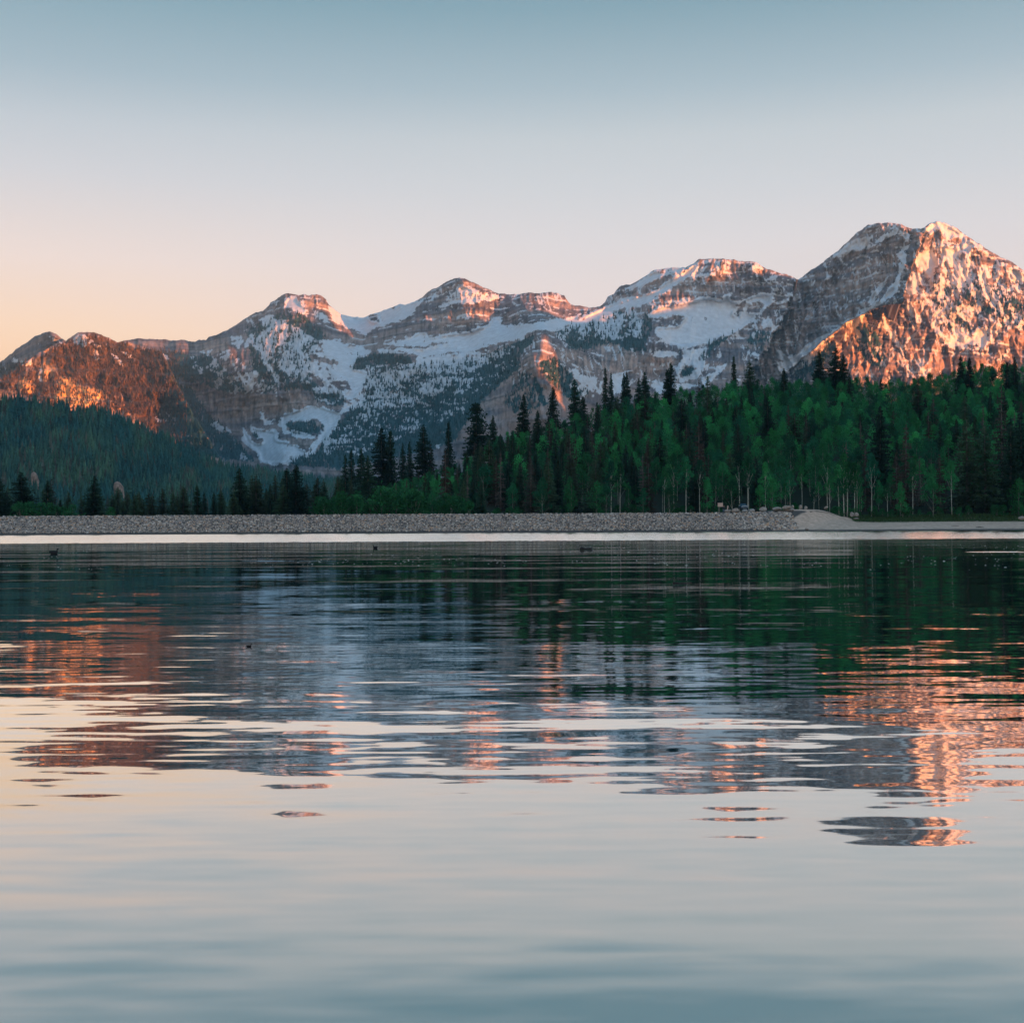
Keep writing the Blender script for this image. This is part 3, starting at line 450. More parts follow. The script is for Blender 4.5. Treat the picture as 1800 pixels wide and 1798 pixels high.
wob = 7 * (fbm(Uc / 9, Vc / 9, 163, 3) - .5)
in_T = Uc + wob * 3.5 > np.interp(Vc, EDGE_T[:, 0], EDGE_T[:, 1]); in_R = (Vc > np.interp(Uc + wob, EDGE_R[:, 0], EDGE_R[:, 1])) & (Uc > 1250)
Dc = np.where(in_T, rbf_eval(Uc, Vc, np.array(CP_T, float)), Dc); Dc = np.where(in_R, rbf_eval(Uc, Vc, np.array(CP_R, float)), Dc)
WU = Uc + 14 * (fbm(Uc / 9, Vc / 9, 151, 5, .6) - .5); WV = Vc + 13 * (fbm(Uc / 10, Vc / 6, 153, 5, .6) - .5)
sn_r = sample(R_snow, WU, WV)
smoothsnow = blur(R_snow, 4); ss = np.clip(sample(smoothsnow, Uc, Vc), 0, 1)
rel = relief(Uc, Vc, Dc) * (1 - .72 * sstep(.7, .98, ss)) * sstep(0, 10, Vc - vtop[None] + 3)
Dm = Dc - rel * (Dc / 5000)
Pm = P(Uc, Vc, Dm)
Zm = Pm[..., 2]
# rock steps along the strata
dip = Uc * 0.10
st = (Zm + dip * 1.2 + 14 * (fbm(Uc / 40, Vc / 40, 31) - .5)) / 46.0
stf = st - np.floor(st)
stepd = (sstep(0, .3, stf) - stf) * 26 * (1 - ss)
Dm = Dm + stepd
Pm = P(Uc, Vc, Dm)
# --- colours
nzA = .6 * fbm((Uc + .35 * Vc) / 9, Vc / 17, 41, 3) + .4 * fbm(Uc / 3.4, Vc / 4.6, 43, 2)
nzB = .5 * fbm(Uc / 13, Vc / 4.2, 45, 3) + .5 * fbm(Uc / 2.0, Vc / 5.5, 47, 2)
nzC = .65 * fbm((Uc - .42 * Vc) / 6.5, (Vc + .2 * Uc) / 21, 49, 3) + .35 * fbm(Uc / 3.0, Vc / 4.0, 51, 2)
wB = sstep(560, 620, Uc) * (1 - sstep(900, 980, Uc)) + (1 - sstep(380, 440, Uc)) * .0
wC = sstep(1560, 1620, Uc)
nz = nzA * (1 - wB) * (1 - wC) + nzB * wB + nzC * wC
forv0 = sample(R_for, Uc, Vc)
# snow lies less on the steep rock steps
snow = sstep(-.02, .02, (sn_r - .5) + (nz - .5) * 1.6 - .10 * (stf < .3))
high = sstep(690, 560, Vc) * sstep(420, 520, Uc) * sstep(60, 200, 925 - Vc)
ledge = (stf > .34) & (stf < .52) & (fbm(Uc / 11, Vc / 6, 171, 4) > .545 + .06 * (1 - high)) & (Uc > 380) & (forv0 < .3)
gul = (1 - np.abs(2 * fbm((Uc - .3 * Vc) / 9, Vc / 34, 173, 3) - 1) * 2); gully = (gul > .89) & (fbm(Uc / 15, Vc / 15, 175, 3) > .49) & (((Uc > 900) & (forv0 < .6)) | ((Uc > 350) & (Uc < 560) & (Vc < 700)))
snow = np.maximum(snow, (ledge | gully) * (high > .02) * .9)
fl = sstep(.73, .78, fbm(Uc / 7 + .2 * Vc / 7, Vc / 3.5, 55, 3)) * sstep(640, 560, Vc) * (sn_r < .05) * sstep(500, 1100, Uc)
snow = np.maximum(snow, fl * .9)
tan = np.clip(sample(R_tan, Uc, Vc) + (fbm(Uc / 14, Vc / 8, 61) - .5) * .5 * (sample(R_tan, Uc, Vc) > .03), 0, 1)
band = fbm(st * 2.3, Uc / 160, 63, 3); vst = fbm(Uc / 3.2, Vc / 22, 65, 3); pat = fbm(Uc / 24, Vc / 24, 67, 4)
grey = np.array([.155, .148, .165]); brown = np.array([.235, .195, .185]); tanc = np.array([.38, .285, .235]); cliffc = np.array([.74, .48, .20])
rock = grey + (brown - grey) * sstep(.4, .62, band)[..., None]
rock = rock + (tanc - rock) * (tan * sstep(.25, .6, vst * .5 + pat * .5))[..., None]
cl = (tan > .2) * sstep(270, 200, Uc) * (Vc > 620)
rock = rock + (cliffc - rock) * (cl * tan * .85)[..., None]  # pale cliff rock brightened, its sunlit gold put into the colour
rock = rock * np.clip(.30 + .85 * vst + .65 * band + .5 * (fbm(Uc / 2.2, Vc / 2.2, 177, 2) - .5), .25, 2)[..., None]
rock = rock * (1 - .38 * ((stf > .9) | (stf < .07)) * sstep(.45, .6, fbm(Uc / 20, Vc / 7, 179, 3)))[..., None]
rock = rock * (1 - .45 * sstep(.60, .72, fbm(Uc / 5, Vc / 16, 69, 3)))[..., None]
forv = sample(R_for, Uc, Vc)
ftex = .6 * fbm(Uc / 2.3, Vc / 7, 71, 2) + .4 * fbm(Uc / 12, Vc / 9, 73, 3)
forest = sstep(-.06, .06, forv - .5 + (ftex - .5) * 1.7) * (forv > .04)
# trees hide the snow only partly
forest = forest * (1 - .92 * (tan > .28) * (Uc < 192))
forest = forest * (1 - .8 * snow * (sn_r > .3))
basef = np.array([.024, .070, .080])  # valley haze put into this blue-green forest colour
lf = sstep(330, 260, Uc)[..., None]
basef = basef * (1 - lf) + np.array([.105, .072, .052]) * lf  # left slope forest warmed: orange sunlight put into its colour
snc = np.array([.61, .665, .72]) * (.90 + .12 * fbm(Uc / 14, Vc / 6, 75, 4))[..., None]
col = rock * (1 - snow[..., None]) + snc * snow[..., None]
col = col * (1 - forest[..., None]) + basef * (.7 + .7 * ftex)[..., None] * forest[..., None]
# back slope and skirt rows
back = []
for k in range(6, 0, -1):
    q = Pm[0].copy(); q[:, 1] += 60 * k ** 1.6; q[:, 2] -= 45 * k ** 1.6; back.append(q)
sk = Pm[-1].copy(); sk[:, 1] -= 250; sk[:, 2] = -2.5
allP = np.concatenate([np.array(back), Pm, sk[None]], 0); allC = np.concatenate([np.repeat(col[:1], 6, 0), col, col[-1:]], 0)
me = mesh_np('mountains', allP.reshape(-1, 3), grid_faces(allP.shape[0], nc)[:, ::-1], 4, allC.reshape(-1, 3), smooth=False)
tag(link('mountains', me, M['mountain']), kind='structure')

# --- trees on the mountains: one far-off mass
def cone_trees(name, pos, hts, wid, cols, tiers=3, sides=5, seed=1):
    r = np.random.default_rng(seed); n = len(pos)
    V = []; Cc = []; Fs = []
    per = tiers * (sides + 1)
    ang0 = r.random((n, 1)) * 6.28
    off = 0
    for t in range(tiers):
        z0 = .04 + .80 * t / tiers; z1 = min(1.0, z0 + 1.35 / tiers) if t < tiers - 1 else 1.0
        rad = (1 - t / tiers) ** .85 * .5 * (1.0 if t else .9)
        a = ang0 + np.arange(sides)[None] * 2 * math.pi / sides + t * .6
        rr = rad * (.65 + .7 * r.random((n, sides))) * wid[:, None]
        x = pos[:, None, 0] + np.cos(a) * rr; y = pos[:, None, 1] + np.sin(a) * rr
        z = pos[:, None, 2] + hts[:, None] * (z0 + .05 * (r.random((n, sides)) - .5))
        apex = np.stack([pos[:, 0], pos[:, 1], pos[:, 2] + hts * z1], -1)[:, None]
        ring = np.stack([x, y, z], -1)
        V.append(np.concatenate([ring, apex], 1))
        Cc.append(np.repeat((cols * (.8 + .4 * r.random((n, 1))))[:, None], sides + 1, 1))
        k = np.arange(sides)
        base = (np.arange(n) * per + t * (sides + 1))[:, None, None]
        tri = np.stack([k, (k + 1) % sides, np.full(sides, sides)], -1)[None]
        Fs.append((base + tri).reshape(-1, 3))
    V = np.concatenate(V, 1).reshape(-1, 3); Cc = np.concatenate(Cc, 1).reshape(-1, 3); Fs = np.concatenate(Fs, 0)
    return mesh_np(name, V, Fs, 3, Cc)
r_ = np.random.default_rng(5)
nt = 100000
iu = r_.integers(0, nc, nt); iv = r_.integers(8, NR - 4, nt)
dens = forv[iv, iu]; ac = r_.random(nt) < dens ** 1.6 * .85
ac &= (snow[iv, iu] < .5) | (r_.random(nt) < .5)
clump = fbm(Uc / 10, Vc / 8, 81, 3)[iv, iu]; ac &= (clump > .5 - .35 * dens)
ac &= (cols_u[iu] > -60) & (cols_u[iu] < 1860)
iu = iu[ac]; iv = iv[ac]
tp = Pm[iv, iu] + np.array([0, -6, -1.5]); n = len(tp)
hh = (9 + 9 * r_.random(n)) * np.clip(tp[:, 1] / 4300, .7, 1.1)
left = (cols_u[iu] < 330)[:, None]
tc = np.where(left, np.array([[.085, .062, .046]]), np.array([[.016, .050, .053]])) * (.6 + .8 * r_.random((n, 1)))  # left-slope trees browned, low sunlight put into their colour
me = cone_trees('mountain_conifers', tp, hh, hh * .38, tc, 2, 4, 3)
tag(link('mountain_conifers', me, M['far_trees']), 'tiny dark conifers scattered over the snowy mountain slopes', 'trees', kind='stuff')

# ------------------------------------------------------------------ unseen ridge added behind the camera, crest shaped to shadow the lower slopes
sv = np.array([math.cos(SUN_AZ), math.sin(SUN_AZ)]); cv = np.array([math.sin(SUN_AZ), -math.cos(SUN_AZ)])
C_R = 2200.0
PROF = [(-2500,500),(0,520),(1200,500),(1500,470),(1850,480),(1935,580),(1990,980),(2225,980),(2255,500),(2400,665),(2500,775),(2560,775),(2600,880),(2660,960),(2740,1010),(2957,1160),(3022,1180),(3100,1250),(3160,1250),(3200,1080),(3260,1030),(3420,1010),(3600,1050),(3660,1235),(3710,1140),(3830,1175),(3900,1150),(4150,1120),(4200,640),(5300,640),(6500,600)]
ps = np.arange(-2500, 6501, 30.0); pc = np.linspace(-1, 1, 41)
hp = np.interp(ps, [a for a, b in PROF], [b for a, b in PROF]) + (fbm(ps / 120, ps * 0, 91, 4) - .5) * 60
S2, C2 = np.meshgrid(ps, pc, indexing='ij')
H2 = hp[:, None] * (1 - np.abs(C2)) ** .9 + (fbm(S2 / 250, C2 * 5, 93, 4) - .5) * 160 * np.abs(C2) * (1 - np.abs(C2)) * 2 - 3
XX = S2 * sv[0] + (C_R + C2 * 1350) * cv[0]; YY = S2 * sv[1] + (C_R + C2 * 1350) * cv[1]
rc = np.where((fbm(S2 / 90, C2 * 12, 95, 3) + (H2 - 700) / 1500 > .5)[..., None], np.array([.7, .72, .76]), np.array([.08, .09, .07]))
me = mesh_np('shadow_ridge', np.stack([XX, YY, H2], -1).reshape(-1, 3), grid_faces(len(ps), len(pc)), 4, rc.reshape(-1, 3))
tag(link('shadow_ridge', me, M['mountain']), kind='structure')

# ------------------------------------------------------------------ left wooded hill
HS = np.array([(-400, 700), (-60, 706), (0, 704), (30, 702), (60, 706), (100, 716), (150, 728), (165, 724), (200, 735), (250, 754), (300, 775), (330, 792), (370, 812), (400, 822), (440, 827), (480, 832), (520, 837), (560, 842), (620, 852), (700, 870), (800, 890), (1000, 905)], float)
hu = np.arange(-400, 1000, 5.0); ht = np.linspace(0, 1, 70)
hv0 = np.interp(hu, HS[:, 0], HS[:, 1])
HU = np.broadcast_to(hu[None], (70, len(hu))); HV = hv0[None] + ht[:, None] * (918 - hv0[None])
def hillD(u, v):
    top = np.interp(u, HS[:, 0], HS[:, 1])
    tq = np.clip((v - top) / (918 - top), 0, 1)
    Dt = np.interp(u, [-400, 0, 170, 300, 480, 700, 1000], [1750, 1800, 1750, 2000, 2500, 2700, 2800])
    d = Dt + (1050 - Dt) * tq ** .85
    fold = np.sin((u * .9 + v * 1.0 - 60) / 52.0) * 45 + (fbm(u / 60, v / 60, 101, 3) - .5) * 160
    return d + fold * np.sin(np.pi * np.clip(tq, 0, 1)) ** .6
HD = hillD(HU, HV); HP = P(HU, HV, HD)
bk = [HP[0] + np.array([0, 120.0 * k, -40.0 * k * k]) for k in (3, 2, 1)]
HA = np.concatenate([np.array(bk), HP, (HP[-1] + np.array([0, -60, -12]))[None]], 0)
hc = np.broadcast_to(np.array([.012, .028, .022]), HA.shape).copy()
me = mesh_np('wooded_hill', HA.reshape(-1, 3), grid_faces(HA.shape[0], len(hu))[:, ::-1], 4, hc.reshape(-1, 3), smooth=True)
tag(link('wooded_hill', me, M['mountain']), kind='structure')
n = 15000
u = r_.random(n) * 860 - 60; top = np.interp(u, HS[:, 0], HS[:, 1]); v = top + r_.random(n) ** .9 * (916 - top)
D = hillD(u, v); keep = r_.random(n) < (D / 2300) ** 1.6
u, v, D = u[keep], v[keep], D[keep]; n = len(u)
tp = P(u, v, D); hh = (13 + 7 * r_.random(n)) * np.interp(u, [0, 480, 800], [1, .95, .8])
mix = fbm(u / 30, v / 22, 105, 3)
c1 = np.array([.019, .078, .078]); c2 = np.array([.050, .115, .074]); c3 = np.array([.062, .075, .062])  # lightened tree greens with distance haze put into them
tc = c1 + (c2 - c1) * np.clip((mix - .35) * 2.5, 0, 1)[:, None]
g = r_.random(n) < .05 + .25 * (mix > .58); tc[g] = c3
tc = tc * (.65 + .7 * r_.random((n, 1)))
me = cone_trees('hillside_forest', tp - np.array([0, 0, .8]), hh, hh * (.34 + .1 * r_.random(n)), tc, 4, 6, 4)
tag(link('hillside_forest', me, M['far_trees']), 'dense dark conifer forest covering the left hillside', 'forest', kind='stuff')

# ------------------------------------------------------------------ shore terrain, dam and ground
ZC_U = [-2000, 480, 560, 600, 700, 800, 880, 950, 1050, 1150, 1250, 1350, 1500, 1560, 1700, 1850, 2100, 2600]
ZC_Z = [0, 0, 2, 5, 12, 20, 27, 32, 39, 44, 48, 50, 50, 48, 55, 58, 62, 70]
X_END = uX(1395, 283)                 # where the stone facing stops
def terr(X, Y):
    X = np.asarray(X, float); Y = np.asarray(Y, float)
    crest = 4.15 + .75 * sstep(uX(1290, 286), uX(1400, 286), X)
    dam = np.clip((Y - 275) / 2.6, -1.5, 10); dam = np.minimum(dam, crest)
    dam = np.where(Y > 292, crest + (2.6 - crest) * sstep(292, 300, Y), dam)
    bch = np.clip((Y - 275) * .108, -1.5, 2.65)
    bch = bch + .0 * X + 1.7 * sstep(uX(1540, 290), uX(1400, 290), X) * sstep(276, 288, Y) * (1 - sstep(291, 300, Y) * .6)
    w = sstep(X_END - 3, X_END + 5, X + (Y - 281) * -.9)
    base = dam * (1 - w) + bch * w
    uu = 900 + X / np.maximum(Y, 1) * F_PX
    zc = np.interp(uu, ZC_U, ZC_Z)
    up = np.clip((Y - 296) / (520 - 296), 0, 1) ** 1.05
    dn = sstep(540, 1100, Y)
    return base + zc * up * (1 - .8 * dn) + (fbm(X / 14, Y / 14, 111, 3) - .5) * 2.0 * sstep(300, 330, Y)
ax = np.concatenate([np.arange(-1000, -150, 14.0), np.arange(-150, 150, .7), np.arange(150, 1000, 14.0)])
ay = np.concatenate([np.arange(266, 304, .4), np.arange(304, 560, 4.0), np.arange(560, 2100, 40.0)])
GX, GY = np.meshgrid(ax, ay); GZ = terr(GX, GY)
sand = np.array([.54, .40, .31]); silt = np.array([.17, .165, .15]); grass = np.array([.045, .085, .035]); floor_ = np.array([.018, .026, .016]); road = np.array([.24, .22, .20])
gc = np.broadcast_to(sand, GZ.shape + (3,)).copy()
gn = fbm(GX / 2.5, GY / 1.2, 113, 4)
gc *= (.82 + .36 * gn)[..., None]
k = (1 - sstep(.10, .45, GZ))[..., None]; gc = gc * (1 - k) + silt * .55 * k
isdam = (GX - (GY - 281) * .9 < X_END)
gc[isdam & (GY < 287) & (GX - (GY - 281) * .9 < X_END - 1.5)] = np.array([.09, .085, .08]); gc[isdam & (GY >= 287) & (GY < 293) & (GX < X_END - 3)] = road
kk = sstep(1.75, 2.1, GZ + (gn - .5) * .8) * (GX > uX(1505, 290)) * (1 - sstep(299, 302, GY)); kk = kk * sstep(.35, .6, fbm(GX / 3, GY / 1.5, 115, 3) + .1)
gc = gc * (1 - kk[..., None]) + grass * kk[..., None]
k2 = np.where(isdam, sstep(292, 295, GY), sstep(296.5, 299.5, GY + 3 * (gn - .5)))[..., None]; gc = gc * (1 - k2) + floor_ * k2
me = mesh_np('ground', np.stack([GX, GY, GZ], -1).reshape(-1, 3), grid_faces(len(ay), len(ax)), 4, gc.reshape(-1, 3), smooth=True)
tag(link('ground', me, M['ground']), kind='structure')
me = mesh_np('lake_bed', np.array([(-12000, -9000, -2.6), (12000, -9000, -2.6), (12000, 12000, -2.6), (-12000, 12000, -2.6)]), np.array([[0, 1, 2, 3]]), 4, np.full((4, 3), .05))
tag(link('lake_bed', me, M['ground']), kind='structure')

# water
def water_material():
    m = bpy.data.materials.new('lake_water'); m.use_nodes = True; t = m.node_tree; t.nodes.clear()
    out = N(t, 'ShaderNodeOutputMaterial'); gl = N(t, 'ShaderNodeBsdfGlossy'); df = N(t, 'ShaderNodeBsdfDiffuse'); mx = N(t, 'ShaderNodeMixShader')
    df.inputs[0].default_value = (.006, .06, .085, 1)
    gl.inputs['Roughness'].default_value = 0.03; gl.inputs[0].default_value = (.955, .965, .92, 1)
    geo = N(t, 'ShaderNodeNewGeometry'); sp = N(t, 'ShaderNodeSeparateXYZ'); t.links.new(geo.outputs['Position'], sp.inputs[0])
    def math_(op, a, b=None, c=None):
        n = N(t, 'ShaderNodeMath', operation=op)
        for i, x in enumerate((a, b, c)):
            if x is None: continue
            if isinstance(x, (int, float)): n.inputs[i].default_value = x
            else: t.links.new(x, n.inputs[i])
        return n.outputs[0]
    def noise(sx, sy, rot, detail=2, off=0.0):
        mp = N(t, 'ShaderNodeMapping'); mp.inputs['Scale'].default_value = (sx, sy, 1); mp.inputs['Rotation'].default_value = (0, 0, rot); mp.inputs['Location'].default_value = (off, off * 1.7, off)
        nz = N(t, 'ShaderNodeTexNoise'); nz.inputs['Scale'].default_value = 1.0; nz.inputs['Detail'].default_value = detail; nz.inputs['Roughness'].default_value = .5
        t.links.new(geo.outputs['Position'], mp.inputs[0]); t.links.new(mp.outputs[0], nz.inputs['Vector'])
        s = N(t, 'ShaderNodeSeparateColor'); t.links.new(nz.outputs['Color'], s.inputs[0])
        return math_('SUBTRACT', s.outputs[0], .5), math_('SUBTRACT', s.outputs[1], .5), s.outputs[2]
    def mr(x, a, b, c, d, smooth=True):
        n = N(t, 'ShaderNodeMapRange', interpolation_type='SMOOTHSTEP' if smooth else 'LINEAR')
        for k, v in zip(('From Min', 'From Max', 'To Min', 'To Max'), (a, b, c, d)): n.inputs[k].default_value = v
        t.links.new(x, n.inputs['Value']); return n.outputs[0]
    Y = sp.outputs['Y']; X = sp.outputs['X']
    a1 = noise(.38, 1.6, .06, 1.5, 3.1)      # long low swell
    a2 = noise(.9, 6.2, -.05, 1.5, 7.7)      # ripples
    a3 = noise(2.5, 8.0, .0, 1.0, 1.3)        # fine ripples
    a4 = noise(.028, .10, .12, 2.0, 5.0)      # calm and less calm patches
    a5 = noise(5.0, 6.0, 0, 2.0, 9.0)         # wind-ruffled water
    a6 = noise(.5, 3.0, .03, 1.5, 11.0)
    a7 = noise(.10, .42, .22, 1.0, 4.4)
    patch = mr(a4[2], .38, .62, .45, 1.25)
    near = math_('MULTIPLY', mr(Y, 4, 12, .8, 1.0), mr(Y, 11, 40, 1.0, .36))
    sy = math_('MULTIPLY', math_('MULTIPLY', a1[1], SW1), math_('MULTIPLY', patch, near))
    sy = math_('ADD', sy, math_('MULTIPLY', math_('MULTIPLY', a2[1], SW2), near))
    sy = math_('ADD', sy, math_('MULTIPLY', math_('MULTIPLY', a6[1], SW4), math_('MULTIPLY', patch, near)))
    sy = math_('ADD', sy, math_('MULTIPLY', a7[1], .07))
    sy = math_('ADD', sy, math_('MULTIPLY', math_('MULTIPLY', a3[1], SW3), near))
    sx = math_('ADD', math_('MULTIPLY', a1[0], SW1 * .22), math_('MULTIPLY', a2[0], SW2 * .4))
    # ruffled strip along the far shore, ragged near edge, calm water right at the bank
    edge = math_('ADD', Y, math_('MULTIPLY', noise(2.2, .22, 0, 3, 2.0)[0], 14))
    band = math_('MULTIPLY', mr(edge, 119, 125, 0, 1), mr(Y, 262, 266, 1, 0))
    ex = math_('DIVIDE', math_('SUBTRACT', X, 25.4), 1.9); ey = math_('DIVIDE', math_('SUBTRACT', Y, 65.6), 1.25)
    el = math_('ADD', math_('MULTIPLY', ex, ex), math_('MULTIPLY', ey, ey))
    band = math_('MAXIMUM', band, mr(el, .5, 1.0, 1, 0))
    mid = math_('MULTIPLY', mr(Y, 45, 110, 0, 1), mr(Y, 268, 272, 1, 0))
    ry = math_('ADD', math_('MULTIPLY', a5[1], .26), -.105)
    sy = math_('ADD', sy, math_('MULTIPLY', band, ry)); sx = math_('ADD', sx, math_('MULTIPLY', band, math_('MULTIPLY', a5[0], .15)))
    sy = math_('ADD', sy, math_('MULTIPLY', mid, math_('MULTIPLY', a5[1], .03)))
    cb = N(t, 'ShaderNodeCombineXYZ'); t.links.new(sx, cb.inputs[0]); t.links.new(sy, cb.inputs[1]); cb.inputs[2].default_value = 1
    nn = N(t, 'ShaderNodeVectorMath', operation='NORMALIZE'); t.links.new(cb.outputs[0], nn.inputs[0])
    t.links.new(nn.outputs[0], gl.inputs['Normal'])
    fr = N(t, 'ShaderNodeFresnel'); fr.inputs[0].default_value = 1.333
    fac = mr(fr.outputs[0], 0.0, .5, .46, .98, False)
    fac = math_('MAXIMUM', fac, math_('MULTIPLY', band, .97))
    t.links.new(fac, mx.inputs[0]); t.links.new(df.outputs[0], mx.inputs[1]); t.links.new(gl.outputs[0], mx.inputs[2]); t.links.new(mx.outputs[0], out.inputs[0])
    return m
SW1, SW2, SW3, SW4 = .072, .078, .055, .066
M['water'] = water_material()
wy = np.array([-400, 0, 278.0]); wx_ = np.array([-1000, 1000.0]); WX, WY = np.meshgrid(wx_, wy)
me = mesh_np('lake_water', np.stack([WX, WY, WX * 0], -1).reshape(-1, 3), grid_faces(3, 2), 4)
tag(link('lake_water', me, M['water']), kind='structure')

# ------------------------------------------------------------------ riprap on the dam
ICO_T = (1 + 5 ** .5) / 2
ICO_V = np.array([(-1, ICO_T, 0), (1, ICO_T, 0), (-1, -ICO_T, 0), (1, -ICO_T, 0), (0, -1, ICO_T), (0, 1, ICO_T), (0, -1, -ICO_T), (0, 1, -ICO_T), (ICO_T, 0, -1), (ICO_T, 0, 1), (-ICO_T, 0, -1), (-ICO_T, 0, 1)]) / (1 + ICO_T ** 2) ** .5
ICO_F = np.array([(0, 11, 5), (0, 5, 1), (0, 1, 7), (0, 7, 10), (0, 10, 11), (1, 5, 9), (5, 11, 4), (11, 10, 2), (10, 7, 6), (7, 1, 8), (3, 9, 4), (3, 4, 2), (3, 2, 6), (3, 6, 8), (3, 8, 9), (4, 9, 5), (2, 4, 11), (6, 2, 10), (8, 6, 7), (9, 8, 1)])
def rocks_mesh(name, pos, size, cols, r):
    n = len(pos)
    v = ICO_V[None] * (1 + .45 * (r.random((n, 12, 1)) - .5)) * (size[:, None, None] * (.7 + .6 * r.random((n, 1, 3))))
    a = r.random(n) * 6.28; b = (r.random(n) - .5) * 1.2
    x = v[..., 0] * np.cos(a)[:, None] - v[..., 1] * np.sin(a)[:, None]; y = v[..., 0] * np.sin(a)[:, None] + v[..., 1] * np.cos(a)[:, None]; z = v[..., 2]
    y2 = y * np.cos(b)[:, None] - z * np.sin(b)[:, None]; z2 = y * np.sin(b)[:, None] + z * np.cos(b)[:, None]
    V = np.stack([x, y2, z2 * .8], -1) + pos[:, None]
    F = (ICO_F[None] + (np.arange(n) * 12)[:, None, None]).reshape(-1, 3)
    return mesh_np(name, V.reshape(-1, 3), F, 3, np.repeat(cols, 12, 0))
n = 36000
x = r_.random(n) * (X_END + 150) - 150; zz = .38 + r_.random(n) * 3.9
right = sstep(uX(1230, 283), uX(1390, 283), x); y = 275 + zz * 2.6
keep = (x + (y - 281) * -.9 < X_END + 1 + 2 * r_.random(n)); x, y, right = x[keep], y[keep], right[keep]; n = len(x)
zt = terr(x, y); sz = (.095 + .20 * r_.random(n) ** 3) * (1 + .55 * right * r_.random(n))
pal = np.array([(.38, .32, .27), (.26, .24, .23), (.52, .45, .38), (.46, .30, .20), (.15, .14, .135), (.60, .55, .50)])
cc = pal[r_.choice(6, n, p=[.32, .25, .14, .10, .13, .06])] * (.9 + .4 * r_.random((n, 1)))
me = rocks_mesh('riprap', np.stack([x, y, zt + .03], -1), sz, cc, r_)
tag(link('riprap', me, M['stone']), 'grey and tan broken stones facing the long dam bank', 'riprap', kind='stuff')

def boulder(name, u, v, Y, w, h, label, seed, group=None, sink=.2):
    r = np.random.default_rng(seed)
    import bmesh
    bm = bmesh.new(); bmesh.ops.create_icosphere(bm, subdivisions=3, radius=1.0)
    a = r.random(3) * 10
    pl = r.normal(size=(9, 3)); pl /= np.linalg.norm(pl, axis=1)[:, None]; dd = .62 + .3 * r.random(9)
    for vt in bm.verts:
        c = np.array(vt.co)
        for q, d in zip(pl, dd):
            k = c @ q
            if k > d: c = c - q * (k - d)
        c = c * (1 + .1 * (float(fbm(np.array(c[0] * 2 + a[0]), np.array(c[1] * 2 + c[2] * 2.3 + a[1]), 3, 3)) - .5))
        vt.co = (c[0] * w / 2, c[1] * w / 2 * .85, c[2] * h / 2)
    me = bpy.data.meshes.new(name); bm.to_mesh(me); bm.free()
    o = link(name, me, M['boulder'])
    p = P(u, v, Y); o.location = (p[0], Y, p[2] + h / 2); o.rotation_euler = (0, 0, float(r.random()) * .6)
    tag(o, label, 'boulder', group); return o
BL = [(1279, 902.5, 287, 1.9, 1.0, 'low grey brown boulder beside the sign at the dam corner'),
      (1294, 903, 286, 2.0, 1.3, 'pinkish tan boulder standing just left of the parked car'),
      (1309, 902, 286, 1.6, 0.9, 'flat grey boulder directly in front of the parked car'),
      (1321, 901.5, 287, 1.6, 1.0, 'pale rounded boulder just right of the parked car'),
      (1341, 900, 287, 1.9, 1.2, 'dark sided boulder with a pale flat top on the bank crest'),
      (1366, 898.5, 287, 2.4, 1.0, 'long low pale boulder midway along the crest row'),
      (1383, 896, 287, 2.4, 1.0, 'broad grey boulder near the right end of the stone crest'),
      (1392, 898.5, 286.5, 1.1, .7, 'small orange brown boulder where the stones meet the sand'),
      (1393.5, 894, 289, .7, 1.0, 'small upright stone at the end of the crest row'),
      (1407, 896, 290, .9, 1.2, 'narrow pale upright stone standing at the sand track'),
      (1416, 896, 291, .9, .9, 'little white stone beside the upright one at the sand track'),
      (1452, 896, 297, 1.0, 0.9, 'pale boulder at the foot of the thin aspens above the sand'),
      (1498, 909, 291, 1.0, 1.3, 'tan tilted boulder, left one of the touching pair on the beach'),
      (1506, 908.5, 290.6, 1.1, 1.1, 'light grey round boulder, right one of the touching pair on the beach'),
      (1505, 912.5, 288, 1.6, .35, 'flat white slab lying in front of the boulder pair'),
      (1418, 931.5, 276.6, 1.0, .45, 'small pale stone at the water edge below the sand track'),
      (1402, 932.5, 276.2, 1.0, .28, 'tiny low stone at the water edge, left of the pale one'),
      (1796, 914, 286, 1.6, .9, 'weathered brown boulder on the beach at the right edge')]
for i, (u, v, Y, w, h, lb) in enumerate(BL): boulder('boulder', u, v, Y, w, h, lb, 40 + i, 'boulders along the shore')

def outcrop(u0, v0, v1, wpx, D, label, seed):
    """tall rock pinnacle on the wooded hill"""
    r = np.random.default_rng(seed); nz_, na = 26, 22; V = []
    pb = P(u0, v1, D); pt = P(u0, v0, D); h = pt[2] - pb[2] + 6; w = wpx / F_PX * D / 2
    for i in range(nz_):
        f = i / (nz_ - 1)
        rad = w * (1.05 - .25 * f) * (1 - max(0, (f - .72) / .28) ** 2.2) ** .5
        for j in range(na):
            a = 2 * math.pi * j / na
            k = 1 + .5 * (float(fbm(np.array(j * .7 % na), np.array(f * 7), seed, 3)) - .5)
            V.append((pb[0] + rad * k * math.cos(a) + w * .25 * math.sin(f * 4), D + rad * k * math.sin(a), pb[2] - 6 + f * h))
    F = [(i * na + j, i * na + (j + 1) % na, (i + 1) * na + (j + 1) % na, (i + 1) * na + j) for i in range(nz_ - 1) for j in range(na)]
    me = bpy.data.meshes.new('rock_pinnacle'); me.from_pydata(V, [], F); me.update()
    tag(link('rock_pinnacle', me, M['pinnacle']), label, 'rock pinnacle', 'rock pinnacles on the wooded hill')
M['pinnacle'] = mat('pinnacle_rock', (.24, .19, .165), .9, var=.4, scale=.35, bump=.4)
